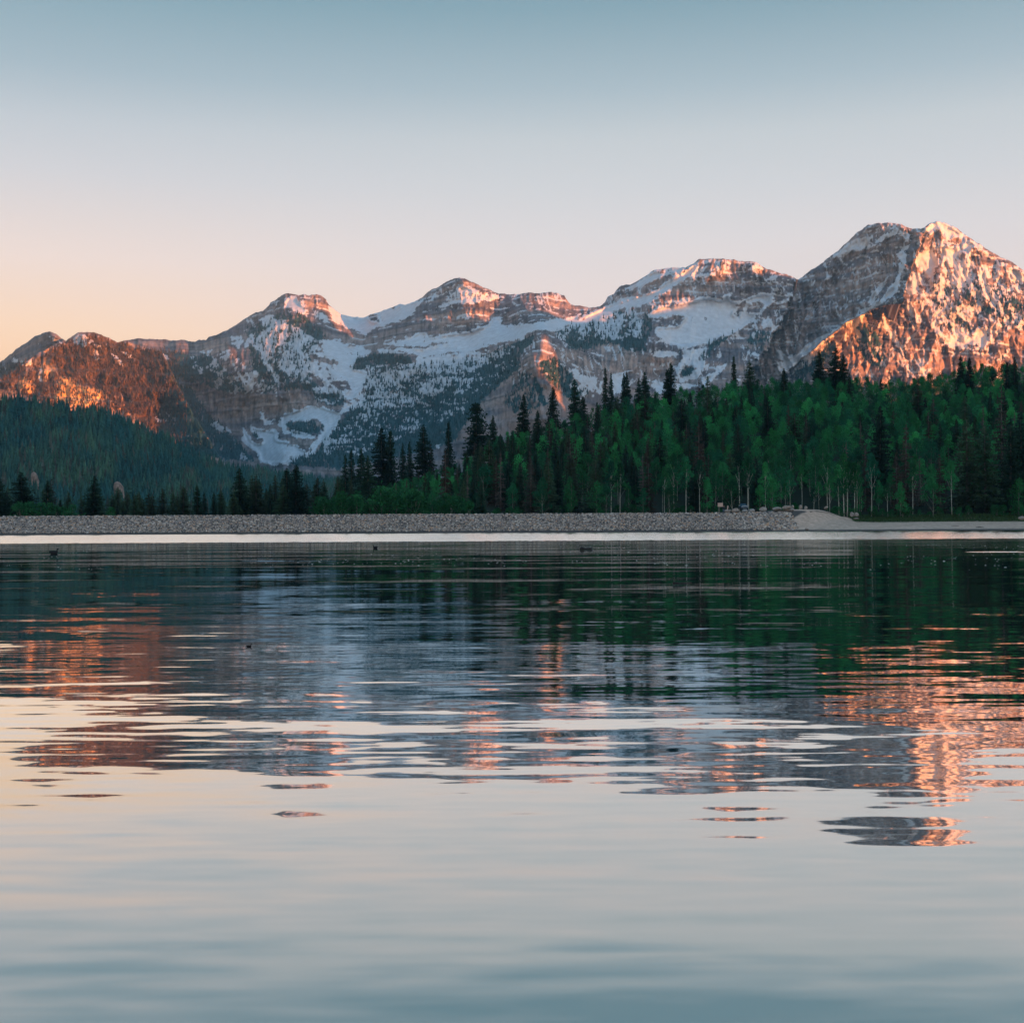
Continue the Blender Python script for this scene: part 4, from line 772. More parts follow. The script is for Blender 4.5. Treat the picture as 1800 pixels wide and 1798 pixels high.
outcrop(61, 829, 884, 15, 1190, 'pale pink rock pinnacle between two dark spruces at far left', 3)
outcrop(208, 846, 884, 19, 1210, 'rounded grey rock pinnacle on the hill, half hidden by spruce tops', 9)

# ------------------------------------------------------------------ trees
def conifer_mesh(h, w, seed, dens=1.0, full=1.0, top_gap=0.0, z_start=.06, droop=.35):
    r = random.Random(seed); V = []; Fq = []
    z = h * z_start
    lean = r.uniform(-.02, .02)
    while z < h * .985:
        f = z / h
        rad = w * ((1 - f) ** .70) * r.uniform(.72, 1.12) + .12
        if f > .9: rad *= .9
        nb = max(4, int((5 + 6 * (1 - f)) * dens))
        for b in range(nb):
            if r.random() > full: continue
            a = r.uniform(0, 2 * math.pi); L = rad * r.uniform(.6, 1.1)
            dx, dy = math.cos(a), math.sin(a); px, py = -dy, dx
            d0 = droop * r.uniform(.4, 1.2) * (1 - f * .9); z0 = z + r.uniform(-.1, .1)
            x0 = lean * z
            segs = 3 if L > .9 else 2; prev = (x0, 0, z0)
            for s_ in range(segs):
                t0, t1 = s_ / segs, (s_ + 1) / segs
                q0 = (x0 + dx * L * t0, dy * L * t0, z0 - d0 * L * t0 + .22 * d0 * L * t0 * t0 * 2)
                q1 = (x0 + dx * L * t1, dy * L * t1, z0 - d0 * L * t1 + .22 * d0 * L * t1 * t1 * 2)
                wd = (.16 + .34 * L) * (1 - .45 * t0) * r.uniform(.6, 1.1) * .55
                for sg in (-1, 1):
                    i = len(V)
                    V += [q0, q1, (q0[0] + px * sg * wd + dx * L * .22, q0[1] + py * sg * wd + dy * L * .22, q0[2] - .16 - wd * r.uniform(.2, .7))]
                    Fq.append((i, i + 1, i + 2))
                if r.random() < .8:
                    i = len(V); V += [q0, q1, ((q0[0] + q1[0]) / 2, (q0[1] + q1[1]) / 2, (q0[2] + q1[2]) / 2 - r.uniform(.2, .5))]; Fq.append((i, i + 1, i + 2))
        z += r.uniform(.22, .40) / max(.6, dens) * (1.15 - .4 * f)
    i = len(V); V += [(lean * h - .07, 0, h * .95), (lean * h + .07, 0, h * .95), (lean * h, 0, h * 1.01)]; Fq.append((i, i + 1, i + 2))
    return np.array(V), np.array(Fq), lean
def trunk_mesh(h, r0, lean, m_, seed, bend=0.0, frac=.97):
    r = random.Random(seed); mb = MB(); n = 8
    pts = []; rr = []
    for i in range(n + 1):
        f = i / n * frac
        pts.append((lean * h * f + bend * math.sin(f * 3) * h * .03, bend * math.cos(f * 2.4) * h * .01, h * f - .4 * (i == 0))); rr.append(r0 * (1 - f * .9))
    mb.tube(pts, rr, 7); return mb, pts
def aspen_mesh(h, w, seed, c0=.38, nl=20, nleaf=62, leaf=.34):
    r = random.Random(seed); rg = np.random.default_rng(seed); V = []
    lob = []
    for i in range(nl):
        f = r.random() ** .9; z = h * (c0 + (1 - c0) * f * .96)
        env = w * math.sin(math.pi * min(1, .18 + .82 * f) ** .9) ** .7 * (1 if f < .75 else (1 - (f - .75) * 2.2))
        a = r.uniform(0, 6.28); d = env * r.uniform(.15, .85)
        lob.append((d * math.cos(a), d * math.sin(a), z, r.uniform(.5, 1.0) * w * .42))
    lob.append((0, 0, h * .95, w * .28)); lob.append((0, 0, h * .88, w * .34))
    P_ = []
    for (x, y, z, R) in lob:
        m_ = int(nleaf * (R / (w * .35)) ** 1.6)
        q = rg.normal(size=(m_, 3)); q /= np.linalg.norm(q, axis=1)[:, None]; q *= R * (rg.random((m_, 1)) ** .4)
        q[:, 2] *= 1.05
        P_.append(q + np.array([x, y, z]))
    P_ = np.concatenate(P_); n = len(P_)
    nm = rg.normal(size=(n, 3)) + np.array([0, 0, .5]); nm /= np.linalg.norm(nm, axis=1)[:, None]
    t1 = np.cross(nm, rg.normal(size=(n, 3))); t1 /= np.linalg.norm(t1, axis=1)[:, None]; t2 = np.cross(nm, t1)
    s = (leaf * (.55 + .8 * rg.random((n, 1)))) * .5
    V = np.stack([P_ - t1 * s, P_ - t2 * s * .8, P_ + t1 * s, P_ + t2 * s * .8], 1).reshape(-1, 3)
    F = np.arange(n * 4).reshape(-1, 4)
    return V, F, lob
PROTO = {}
def add_proto(kind, h, crown, cf, csize, trunk_mb, mc, mt, name, cname='crown', tname='trunk'):
    cme = mesh_np(cname, crown, cf, csize); cme.materials.append(mc)
    tme = trunk_mb.mesh(tname, True); tme.materials.append(mt)
    PROTO.setdefault(kind, []).append(dict(h=h, c=cme, t=tme, V=crown, F=cf, fs=csize, name=name, mc=mc))
for i in range(6):
    h = 16.0; V, F, ln = conifer_mesh(h, 2.0 + .22 * i, 100 + i, dens=1.15, full=.95); tb, _ = trunk_mesh(h, .22, ln, None, i)
    add_proto('spruce', h, V, F, 3, tb, M['needles'], M['bark_conifer'], 'spruce_tree')
for i in range(4):
    h = 16.0; V, F, ln = conifer_mesh(h, 2.5 + .3 * i, 130 + i, dens=1.0, full=.85, droop=.3); tb, _ = trunk_mesh(h, .24, ln, None, i)
    add_proto('olive', h, V, F, 3, tb, M['needles_olive'], M['bark_dead'], 'spruce_tree')
for i in range(3):
    h = 16.0; V, F, ln = conifer_mesh(h, 1.9 + .3 * i, 160 + i, dens=.85, full=.62, droop=.35); tb, _ = trunk_mesh(h, .2, ln, None, i)
    add_proto('brown', h, V, F, 3, tb, M['needles_brown'], M['bark_dead'], 'dying_spruce')
for i in range(3):
    h = 16.0; V, F, ln = conifer_mesh(h, 1.25 + .2 * i, 190 + i, dens=.7, full=.5, droop=.5); tb, _ = trunk_mesh(h, .19, ln, None, i, frac=1.02)
    add_proto('dead', h, V, F, 3, tb, M['needles_grey'], M['bark_dead'], 'dead_spruce')
for i in range(2):
    h = 16.0; V, F, ln = conifer_mesh(h, 4.1, 220 + i, dens=1.2, full=.7, droop=.05, z_start=.15)
    V2, F2, lob = aspen_mesh(h, 3.4, 230 + i, c0=.3, nl=22, nleaf=40, leaf=.5)
    tb, _ = trunk_mesh(h, .28, ln, None, i)
    F2t = np.concatenate([F2[:, [0, 1, 2]], F2[:, [0, 2, 3]]]) + len(V)
    add_proto('pine', h, np.concatenate([V, V2]), np.concatenate([F, F2t]), 3, tb, M['needles'], M['bark_conifer'], 'pine_tree')
def aspen_proto(kind, i, h, w, c0, nl, mc, name, leaf=.34, bend=1.0, nleaf=62):
    V, F, lob = aspen_mesh(h, w, 300 + i + int(h * 10), c0, nl, nleaf, leaf); r = random.Random(i)
    tb, pts = trunk_mesh(h, .135, r.uniform(-.04, .04), None, i, bend=r.uniform(-1, 1) * bend, frac=.9)
    for (x, y, z, R) in lob[:12]:
        zb = max(h * .2, z - math.hypot(x, y) * .9 - .5); k = min(len(pts) - 1, max(1, int(zb / h / .9 * 8)))
        p0 = pts[k]; tb.tube([p0, ((p0[0] + x) / 2, (p0[1] + y) / 2, (p0[2] + z) / 2 + .1), (x, y, z)], [.045, .03, .012], 4, cap=False)
    add_proto(kind, h, V, F, 4, tb, mc, M['bark_aspen'] if kind == 'tallaspen' else M['bark_dark'], name)
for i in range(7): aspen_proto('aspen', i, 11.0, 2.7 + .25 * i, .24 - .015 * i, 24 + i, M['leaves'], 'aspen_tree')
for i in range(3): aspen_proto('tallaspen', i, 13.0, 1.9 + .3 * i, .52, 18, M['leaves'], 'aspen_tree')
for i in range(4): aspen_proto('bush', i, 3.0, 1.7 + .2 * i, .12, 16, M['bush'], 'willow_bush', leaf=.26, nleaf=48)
CATS = dict(spruce='conifer tree', olive='conifer tree', brown='conifer tree', dead='dead tree', pine='pine tree', aspen='aspen tree', tallaspen='aspen tree', bush='bush')
COUNT = {}
def place(kind, X, Y, Z, h, wf, label, group, seed):
    r = random.Random(seed); pr = PROTO[kind][seed % len(PROTO[kind])]
    root = empty(pr['name'], (X, Y, Z), r.uniform(0, 6.28)); s = h / pr['h']
    root.scale = (s * wf, s * wf, s)
    c = bpy.data.objects.new('crown', pr['c']); COL.objects.link(c); c.parent = root
    t = bpy.data.objects.new('trunk', pr['t']); COL.objects.link(t); t.parent = root
    tag(root, label, CATS[kind], group); COUNT[kind] = COUNT.get(kind, 0) + 1
    return root
def place_uv(kind, u, vtop, Y, wf, label, group, seed, foot=None):
    if Y > 325 and kind in ('spruce', 'olive', 'brown', 'pine'):     # skyline trees: step back up the slope until the tree has a natural height
        want = 15.0 + (seed * 7 % 10) * .5
        while Y < 520 and P(u, vtop, Y)[2] - float(terr(P(u, vtop, Y)[0], Y)) > want: Y += 4
    p = P(u, vtop, Y); z = float(terr(p[0], Y)) - .1 if foot is None else foot
    h = max(2.0, p[2] - z); w = wf * (1.0 if h < 14 else (14 / h) ** .35)
    return place(kind, float(p[0]), Y, z, h, w, label, group, seed)

HAND = [  # u, v of the top, depth, kind, width factor, what singles it out
 (-2,838,312,'spruce',1.2,'dark spruce cut by the left edge behind the dam'),(13,862,316,'spruce',.9,'short spruce next to the left edge of the dam trees'),
 (40,829,310,'spruce',1.55,'wide dark spruce just left of the pink rock pinnacle'),(83,842,310,'spruce',1.3,'dark spruce just right of the pink rock pinnacle'),
 (90,840,314,'brown',1.0,'spruce with a reddish dead top right of the pinnacle'),(105,877,308,'spruce',1.1,'low pointed spruce right of the reddish topped one'),
 (144,878,312,'olive',.9,'small spruce touching the left foot of the tall lone one'),(163,836,309,'spruce',1.35,'tall lone dark spruce behind the left third of the dam'),
 (197,868,314,'olive',1.3,'broad spruce in front of the grey rock pinnacle'),(207,884,308,'spruce',.8,'small narrow spruce tip before the grey pinnacle'),
 (236,866,312,'olive',1.2,'twin topped olive spruce right of the grey pinnacle'),(244,863,316,'olive',.9,'thin spruce behind the twin topped one'),
 (268,868,312,'olive',1.1,'medium spruce, first of the even row behind the dam'),(285,858,316,'olive',1.2,'taller pale spruce in the even row behind the dam'),
 (322,856,313,'olive',1.5,'round shouldered spruce in the middle of the even row'),(348,852,310,'spruce',1.3,'dark pointed spruce right of the round shouldered one'),
 (359,864,315,'spruce',.9,'slim spruce leaning on the dark pointed one'),(375,864,309,'spruce',.9,'thin dark spire before the gap in the dam trees'),
 (388,880,312,'olive',1.2,'low spruce filling the gap right of the thin spire'),(424,822,313,'spruce',1.1,'tall slender spruce standing above the olive clump'),
 (411,866,309,'olive',1.2,'olive spruce at the left foot of the tall slender one'),(450,832,314,'olive',1.1,'pale pointed spruce, next tall one right of the slender spire'),
 (475,849,311,'spruce',.6,'very thin dark spire beside the double spruce'),(506,822,311,'spruce',1.2,'left spruce of the tall double clump mid left'),
 (520,815,309,'spruce',1.25,'right and taller spruce of the double clump mid left'),(498,850,308,'olive',1.2,'olive spruce in front of the double clump'),
 (540,850,312,'olive',1.4,'wide olive spruce right of the double clump'),(558,838,318,'olive',1.2,'pale spruce at the start of the mixed wood'),
 (607,796,325,'spruce',.95,'left dark spruce of the group of four above the willows'),(619,789,328,'spruce',.9,'second dark spruce of the group of four above the willows'),
 (634,786,327,'spruce',1.0,'third and highest spruce of the group of four'),(647,800,325,'spruce',1.25,'broad right spruce of the group of four'),
 (672,750,330,'spruce',1.35,'left half of the dense columnar spruce pair'),(685,754,331,'spruce',1.3,'right half of the dense columnar spruce pair'),
 (708,777,330,'spruce',.85,'narrow spruce, left of two slim ones right of the dense pair'),(720,775,332,'spruce',.8,'narrow spruce, right of two slim ones right of the dense pair'),
 (697,845,320,'dead',.9,'short grey dead spruce beneath the two slim ones'),(745,745,330,'spruce',1.3,'tall thick dark spruce left of the red brown snag'),
 (758,779,326,'brown',.9,'red brown dying spruce against the thick dark one'),(787,740,335,'spruce',1.05,'tall spruce with a bushy club shaped top'),
 (783,790,322,'brown',1.0,'tall brown dying spruce under the club topped one'),(838,708,345,'pine',1.0,'big wide pine with an open crown, broadest tree on the skyline'),
 (868,728,345,'spruce',.85,'slim spruce at the right shoulder of the wide pine'),(919,692,350,'spruce',.95,'lone pointed spruce on the skyline right of the wide pine'),
 (880,795,318,'dead',1.15,'grey dead spruce with dense twigs under the lone pointed one'),(821,826,312,'dead',.8,'grey dead spire standing low behind the dam centre'),
 (913,812,316,'brown',1.0,'red brown dying spruce low behind the dam centre'),(972,679,345,'spruce',1.15,'tall spruce with a shaggy top left of the bushy one'),
 (967,740,330,'brown',1.1,'half bare spruce hanging below the shaggy topped one'),(1012,666,350,'spruce',1.0,'tall spruce with long arms, highest before the spires'),
 (1024,695,350,'spruce',1.0,'lower dark spruce touching the long armed one'),(1065,643,360,'spruce',.7,'very slender spruce spire, taller of two twins'),
 (1074,653,360,'spruce',.6,'very slender spruce spire, shorter of two twins'),(1096,655,362,'spruce',.75,'left of two thin spruces with cut tops'),
 (1103,652,362,'spruce',.75,'right of two thin spruces with cut tops'),(1122,664,360,'spruce',.8,'narrow spruce left of the pale pointed one'),
 (1134,653,362,'spruce',1.0,'pointed spruce left of the double stemmed dark one'),(1134,690,335,'olive',1.35,'broad olive spruce on the slope under the skyline'),
 (1172,648,362,'spruce',1.0,'left stem of the dark double spruce on the skyline'),(1179,637,362,'spruce',1.1,'right and higher stem of the dark double spruce on the skyline'),
 (1085,695,335,'olive',1.2,'olive spruce with a bare grey tip below the twin spires'),(1228,667,350,'brown',.95,'brown narrow spruce with a forked tip at the skyline'),
 (1243,660,370,'olive',.8,'thin olive spruce right of the forked brown one'),(1289,624,365,'spruce',.85,'black lone spire high above the aspens'),
 (1317,631,370,'olive',.9,'tall olive spruce right of the black lone spire'),(1379,647,372,'spruce',1.0,'dark spruce buried among bright aspens on the crest'),
 (1440,613,370,'spruce',1.15,'left of the three tall black spruces before the glowing peak'),(1466,611,370,'spruce',1.4,'middle and widest of the three tall black spruces'),
 (1481,622,360,'spruce',.95,'right blunt topped one of the three tall black spruces'),(1493,655,352,'spruce',.8,'short spruce at the right foot of the three black ones'),
 (1398,725,330,'olive',1.5,'broad pale olive spruce with a light tip on mid slope'),(1350,705,335,'spruce',1.3,'dark spruce mass left of the pale olive one'),
 (1300,742,330,'spruce',1.1,'dark spruce on the slope above the parked car'),(1690,624,380,'spruce',.8,'left of two thin skyline spruces at right'),
 (1703,627,378,'spruce',.75,'right of two thin skyline spruces at right'),(1771,634,380,'spruce',.9,'left of two dark skyline spruces by the right edge'),
 (1783,626,380,'spruce',1.1,'right of two dark skyline spruces by the right edge'),(1590,744,308,'brown',1.15,'tall brown spruce behind the beach with a bare tip'),
 (1577,796,303,'brown',1.2,'lower brown spruce in front of the bare tipped one'),(1652,796,304,'brown',1.3,'bushy brown spruce with grey tip behind the beach'),
 (1699,733,306,'olive',1.35,'tall olive spruce with a white bare top at right'),(1731,745,305,'olive',1.35,'broad olive spruce right of the white topped one'),
 (1760,672,318,'brown',1.1,'high dark brown spruce near the right edge'),(1775,738,305,'spruce',1.5,'wide dark spruce reaching the ground near the right edge'),
 (1797,720,306,'spruce',1.5,'dark spruce cut by the right edge above the beach'),(1614,668,345,'olive',1.2,'olive spruce among the crest aspens right of the peak'),
 (1130,800,306,'dead',1.2,'bare grey snag above the front aspens at centre right'),(1141,812,303,'brown',1.45,'wide brown spruce behind the dam, reaching its crest'),
 (1047,806,303,'olive',1.4,'grey olive spruce right behind the dam right of centre'),(932,806,306,'brown',1.2,'brownish spruce behind the dam below the lone pointed one'),
 (1004,760,312,'brown',1.3,'dark half bare spruce on the low slope below the long armed one'),(1228,740,318,'brown',1.2,'dark red spruce standing above the front aspens'),
 (1545,712,325,'spruce',1.3,'dark full spruce in the middle of the right aspens'),(1520,780,306,'brown',1.0,'tall grey brown spruce behind the thin white aspens'),
 (650,858,300,'spruce',1.3,'small black spruce standing in the willow thicket'),(860,770,330,'olive',1.2,'olive spruce under the wide pine'),
 (900,760,335,'spruce',1.0,'dark spruce below the lone pointed one on the skyline'),(1200,700,345,'spruce',1.1,'dark spruce under the double stemmed one'),
 (946,720,345,'spruce',.9,'small dark spruce left of the shaggy topped tall one'),(1050,705,345,'spruce',.9,'dark spruce under the very slender twins')]
for i, (u, v, Y, k, w, lb) in enumerate(HAND):
    place_uv(k, u, v, float(Y), w * (1.6 if u < 560 else (1.5 if Y > 325 else 1.15)), lb, 'named conifers of the shore wood', i * 7 + 3)
hand_u = [(h[0], h[2]) for h in HAND]

r2 = random.Random(99)
LMARK = [(607, 800, 'the group of four dark spruces'), (678, 770, 'the dense columnar spruce pair'), (714, 790, 'the two slim spruces'), (745, 765, 'the thick dark spruce'), (787, 760, 'the club topped spruce'),
 (838, 730, 'the big wide pine'), (880, 805, 'the grey dead spruce'), (919, 710, 'the lone pointed spruce'), (972, 700, 'the shaggy topped spruce'), (1012, 690, 'the long armed spruce'),
 (1069, 665, 'the very slender twin spires'), (1100, 670, 'the two cut topped spruces'), (1134, 700, 'the broad olive spruce'), (1176, 660, 'the dark double spruce'), (1228, 690, 'the forked brown spruce'),
 (1289, 650, 'the black lone spire'), (1379, 665, 'the dark crest spruce'), (1462, 640, 'the three tall black spruces'), (1545, 730, 'the dark full spruce'), (1590, 770, 'the bare tipped brown spruce'),
 (1652, 820, 'the bushy brown spruce'), (1697, 650, 'the two thin skyline spruces'), (1699, 770, 'the white topped spruce'), (1777, 655, 'the two dark edge spruces'), (1775, 790, 'the wide dark spruce at the right edge'),
 (1141, 850, 'the wide brown spruce behind the dam'), (1047, 850, 'the olive spruce behind the dam'), (1265, 880, 'the pink notice board'), (1307, 880, 'the parked car'), (1366, 885, 'the long low boulder'),
 (1398, 750, 'the pale olive spruce on mid slope'), (1502, 890, 'the touching pair of boulders'), (1484, 860, 'the white stemmed trio'), (650, 880, 'the small black spruce'), (932, 840, 'the brownish spruce behind the dam'),
 (163, 870, 'the tall lone spruce'), (61, 860, 'the pink rock pinnacle'), (208, 870, 'the grey rock pinnacle'), (322, 870, 'the round shouldered spruce'), (375, 880, 'the thin spire behind the dam'), (424, 850, 'the tall slender spruce'), (513, 845, 'the double spruce clump'), (1620, 870, 'the light green aspen on the beach'), (1720, 880, 'the broad olive spruce by the beach')]
def where(u, Y, z):
    v = 924 - (z - 1.5) / Y * F_PX + (900 - u) * .005
    best = min(LMARK, key=lambda l: (l[0] - u) ** 2 * 1.5 + (l[1] - v) ** 2); du, dv = u - best[0], v - best[1]
    if abs(dv) > abs(du) * 1.3: rel = 'below' if dv > 0 else 'above'
    elif abs(dv) > abs(du) * .6: rel = ('lower ' if dv > 0 else 'higher ') + ('left of' if du < 0 else 'right of')
    else: rel = 'left of' if du < 0 else 'right of'
    far = math.hypot(du, dv); near_ = 'close ' if far < 22 else ''
    return near_ + rel + ' ' + best[2]
def size_(h, a, b): return 'small' if h < a else ('tall' if h > b else 'medium')
ZONES = [(-99, 560, 'in the row behind the left dam'), (560, 860, 'at the low left end of the wood'), (860, 1150, 'in the middle of the wooded slope'), (1150, 1450, 'in the wood above the stone bank'), (1450, 2100, 'in the wood above the sandy beach')]
def zone(u):
    for a, b, s in ZONES:
        if a <= u < b: return s
    return ZONES[-1][2]
def depthw(Y): return 'front rank' if Y < 318 else ('middle rank' if Y < 390 else 'upper rank')
CONADJ = dict(spruce='dark green spruce', olive='olive green spruce', brown='brown sparse spruce', dead='grey bare dead spruce')
# random conifers through the wood
for i in range(270):
    Y = 303 + 217 * r2.random() ** .9; u = r2.uniform(570, 1840) if i % 2 else r2.uniform(800, 1330)
    k = r2.choices(['spruce', 'olive', 'brown', 'dead'], [.5, .22, .2, .08])[0]
    if u > 1350 and r2.random() < .1: continue
    X = uX(u, Y); z = float(terr(X, Y)) - .2
    h = r2.uniform(9, 16) * (.8 if Y > 420 else 1)
    if u < 800: h *= .62
    uz = zone(u); place(k, X, Y, z, h, r2.uniform(1.05, 1.5), '%s %s, %s' % (size_(h, 10, 13), CONADJ[k], where(u, Y, z + h * .8)), 'conifers mixed through the wood', i * 5 + 1)
for i in range(44):   # low conifers behind the dam at left
    u = r2.uniform(-20, 560); Y = r2.uniform(318, 345); X = uX(u, Y); z = float(terr(X, Y)) - .2
    place('olive', X, Y, z, r2.uniform(6, 10.5), r2.uniform(1.5, 2.0), 'low olive spruce, ' + where(u, Y, z + 5), 'low spruces behind the left dam', i * 3)

for i in range(24):
    u = r2.uniform(430, 620); Y = r2.uniform(312, 332); X = uX(u, Y); z = float(terr(X, Y)) - .2; h = r2.uniform(8.5, 13)
    k = 'olive' if i % 3 else 'spruce'; place(k, X, Y, z, h, r2.uniform(1.2, 1.6), '%s %s, %s' % (size_(h, 10, 12), CONADJ[k], where(u, Y, z + h * .8)), 'conifers mixed through the wood', i * 5 + 2)
# aspens: rows through the wood, nearest become individuals, the rest the forest fill
cand = []
Y = 299.0; row = 0
while Y < 540:
    du = 4.3 / Y * F_PX; u = 560 + r2.random() * du
    while u < 1870:
        uj = u + r2.uniform(-.35, .35) * du; Yj = Y + r2.uniform(-4, 4)
        p = .78 if uj > 1250 else (.56 if uj > 1100 else (.34 if uj > 820 else .45))
        if row < 1 and uj < 1150: p *= .6
        if row < 2 and uj > 1560: p *= .55
        if r2.random() < p: cand.append((uj, max(Yj, 298.5)))
        u += du
    Y += 9.5; row += 1
print('aspen candidates', len(cand))
cand.sort(key=lambda c: c[1])
front = cand[:215]; rest = cand[215:]
# crest trees stand against the mountain: keep the topmost ones as individuals too
crest = [c for c in rest if c[1] > 500 and c[0] > 850][:60]; cs = set(crest); rest = [c for c in rest if c not in cs]
for i, (u, Y) in enumerate(front + crest):
    X = uX(u, Y); z = float(terr(X, Y)) - .1; big = r2.random()
    h = r2.uniform(7.5, 11.5) if Y > 310 else r2.uniform(6.5, 10)
    if u < 850: h *= .55
    k = 'tallaspen' if (Y < 312 and u > 1150 and big < .5) else 'aspen'
    uz = zone(u); place(k, X, Y, z, h, r2.uniform(.85, 1.15), '%s leafy aspen, %s' % (size_(h, 8, 9.8), where(u, Y, z + h * .8)), 'aspens on the wooded slope', i * 11 + 2)
FRONT_ASP = [(1074,812,302,'pale stemmed aspen right of the olive spruce behind the dam'),(1090,815,301,'aspen second from the olive spruce behind the dam'),(1168,822,301,'aspen right of the wide brown spruce behind the dam'),
 (1184,800,303,'high crowned aspen with white stem, centre of the dam aspens'),(1206,805,301,'aspen with the brightest stem behind the dam'),(1230,810,303,'aspen left of the sign behind the dam end'),
 (1299,800,303,'aspen with a long bare stem left behind the parked car'),(1313,798,302,'left of two twin aspen stems right behind the parked car'),(1316,806,301.5,'right of two twin aspen stems right behind the parked car'),
 (1345,815,303,'aspen above the long low boulder'),(1388,828,300,'leaning aspen with an arched stem above the stone bank'),(1454,800,300,'aspen with a bent white stem at the pale boulder'),
 (1474,842,299,'slanting bare aspen stem, left of the white trio'),(1483,800,299,'straight white aspen stem, middle of the trio'),(1489,812,299,'right leaning aspen stem of the white trio'),
 (1501,815,299.5,'thin aspen stem left above the touching boulders'),(1506,820,299.5,'thin aspen stem right above the touching boulders'),(1531,800,299,'single bright white aspen stem right of the boulder pair'),
 (1604,815,301,'light green aspen between two brown spruces above the beach'),(1672,812,300,'aspen with a curved stem right of the bushy brown spruce'),(1560,850,299,'young aspen left of the lower brown spruce')]
for i, (u, v, Y, lb) in enumerate(FRONT_ASP):
    place_uv('tallaspen', u, v, Y, .95, lb, 'white stemmed aspens at the wood edge', i * 3 + 1)
# bushes
BU = [(35,884),(52,886),(72,887),(88,886),(98,890),(112,893),(128,890),(195,893)]
for i, (u, v) in enumerate(BU):
    place_uv('bush', u, v, 298 + i % 3, 1.2, 'bright green bush %s' % ['at the foot of the wide spruce near the left edge', 'just right of the wide spruce foot by the dam', 'left of the reddish topped spruce foot', 'under the reddish topped spruce', 'between the reddish topped and the low pointed spruce', 'right of the low pointed spruce', 'left of the tall lone spruce', 'beside the round spruce before the grey pinnacle'][i], 'bushes behind the left dam', i + 1, foot=3.0)
for i in range(60):
    u = r2.uniform(560, 840); Y = r2.uniform(297, 304); X = uX(u, Y)
    place('bush', X, Y, float(terr(X, Y)) - .1, r2.uniform(4.2, 8.0) * (1 - .35 * abs(u - 690) / 150), r2.uniform(.75, 1.0), 'leafy willow, ' + where(u, Y, 6), 'willow thicket behind the dam', i)
for i in range(90):
    u = r2.uniform(860, 1850); Y = r2.uniform(298, 302) + (4 if u < 1400 else 0); X = uX(u, Y)
    lbz = zone(u); place('bush', X, Y, float(terr(X, Y)) - .1, r2.uniform(1.2, 2.6), r2.uniform(.9, 1.3), 'low green shrub, ' + where(u, Y, 3.5), 'undergrowth shrubs at the wood edge', i)
# forest fill as one mass
Vs, Fs, Cs = [], [], []; off = 0
rf = np.random.default_rng(17)
for (u, Y) in rest:
    pr = PROTO['aspen'][rf.integers(7)]; X = uX(u, Y); z = float(terr(X, Y)); h = rf.uniform(7.5, 11) * (.6 if u < 850 else 1); s = h / pr['h']
    n4 = len(pr['F']); sel = rf.random(n4) < .62
    V = pr['V'].reshape(-1, 4, 3)[sel]; ctr = V.mean(1, keepdims=True); V = (ctr + (V - ctr) * 1.25).reshape(-1, 3)
    a = rf.random() * 6.28; c_, s_ = math.cos(a), math.sin(a)
    W_ = np.stack([V[:, 0] * c_ - V[:, 1] * s_, V[:, 0] * s_ + V[:, 1] * c_, V[:, 2]], -1) * s + np.array([X, Y, z])
    Vs.append(W_); Fs.append(np.arange(len(W_)).reshape(-1, 4) + off); off += len(W_)
    k = rf.random(); base = np.array([.036, .28, .078]) * (1 - k) + np.array([.007, .085, .048]) * k
    Cs.append(np.broadcast_to(base * rf.uniform(.45, 1.7), W_.shape))
me = mesh_np('aspen_forest', np.concatenate(Vs), np.concatenate(Fs), 4, np.concatenate(Cs))
M['fill'] = mat('forest_leaves', (1, 1, 1), .7, attr=True, spec=.2, trans=.25)
tag(link('aspen_forest', me, M['fill']), 'dense green aspen canopy covering the slope behind the front trees', 'forest', kind='stuff')

# grass tufts at the wood edge
n = 9000; gx = r_.uniform(uX(1500, 295), uX(1850, 295), n); gy = r_.uniform(293, 301, n); gz = terr(gx, gy)
a = r_.random(n) * 6.28; hh = r_.uniform(.15, .5, n); w = r_.uniform(.08, .2, n)
V = np.stack([np.stack([gx - np.cos(a) * w, gy - np.sin(a) * w, gz], -1), np.stack([gx + np.cos(a) * w, gy + np.sin(a) * w, gz], -1), np.stack([gx + .05, gy, gz + hh], -1)], 1).reshape(-1, 3)
me = mesh_np('grass', V, np.arange(n * 3).reshape(-1, 3), 3, np.repeat(np.array([[.045, .10, .035]]) * r_.uniform(.6, 1.3, (n, 1)), 3, 0))
tag(link('grass', me, M['fill']), 'short green grass strip between the sand and the wood', 'grass', kind='stuff')

# ------------------------------------------------------------------ sign, people, car, driftwood, ducks
M['board'] = mat('faded_pink_board', (.52, .37, .31), .8, var=.15, scale=3)
M['post'] = mat('grey_post', (.33, .30, .28), .8, var=.2, scale=5)
sp_ = P(1264, 904, 288.0); zg = float(terr(sp_[0], 288)); sg = empty('notice_sign', (sp_[0], 288, zg))
b = MB(); b.box((0, 0, 1.0), (.11, .11, 2.0)); b.build('post', M['post'], sg)
b = MB(); b.box((.30, -.09, 1.92), (1.22, .05, .82)); b.build('board', M['board'], sg)
b = MB(); b.box((.30, -.09, 2.36), (1.30, .09, .07)); b.box((.30, -.09, 1.48), (1.30, .09, .07)); b.build('frame', M['post'], sg)
tag(sg, 'pale pink notice board on a single post at the dam end', 'sign')

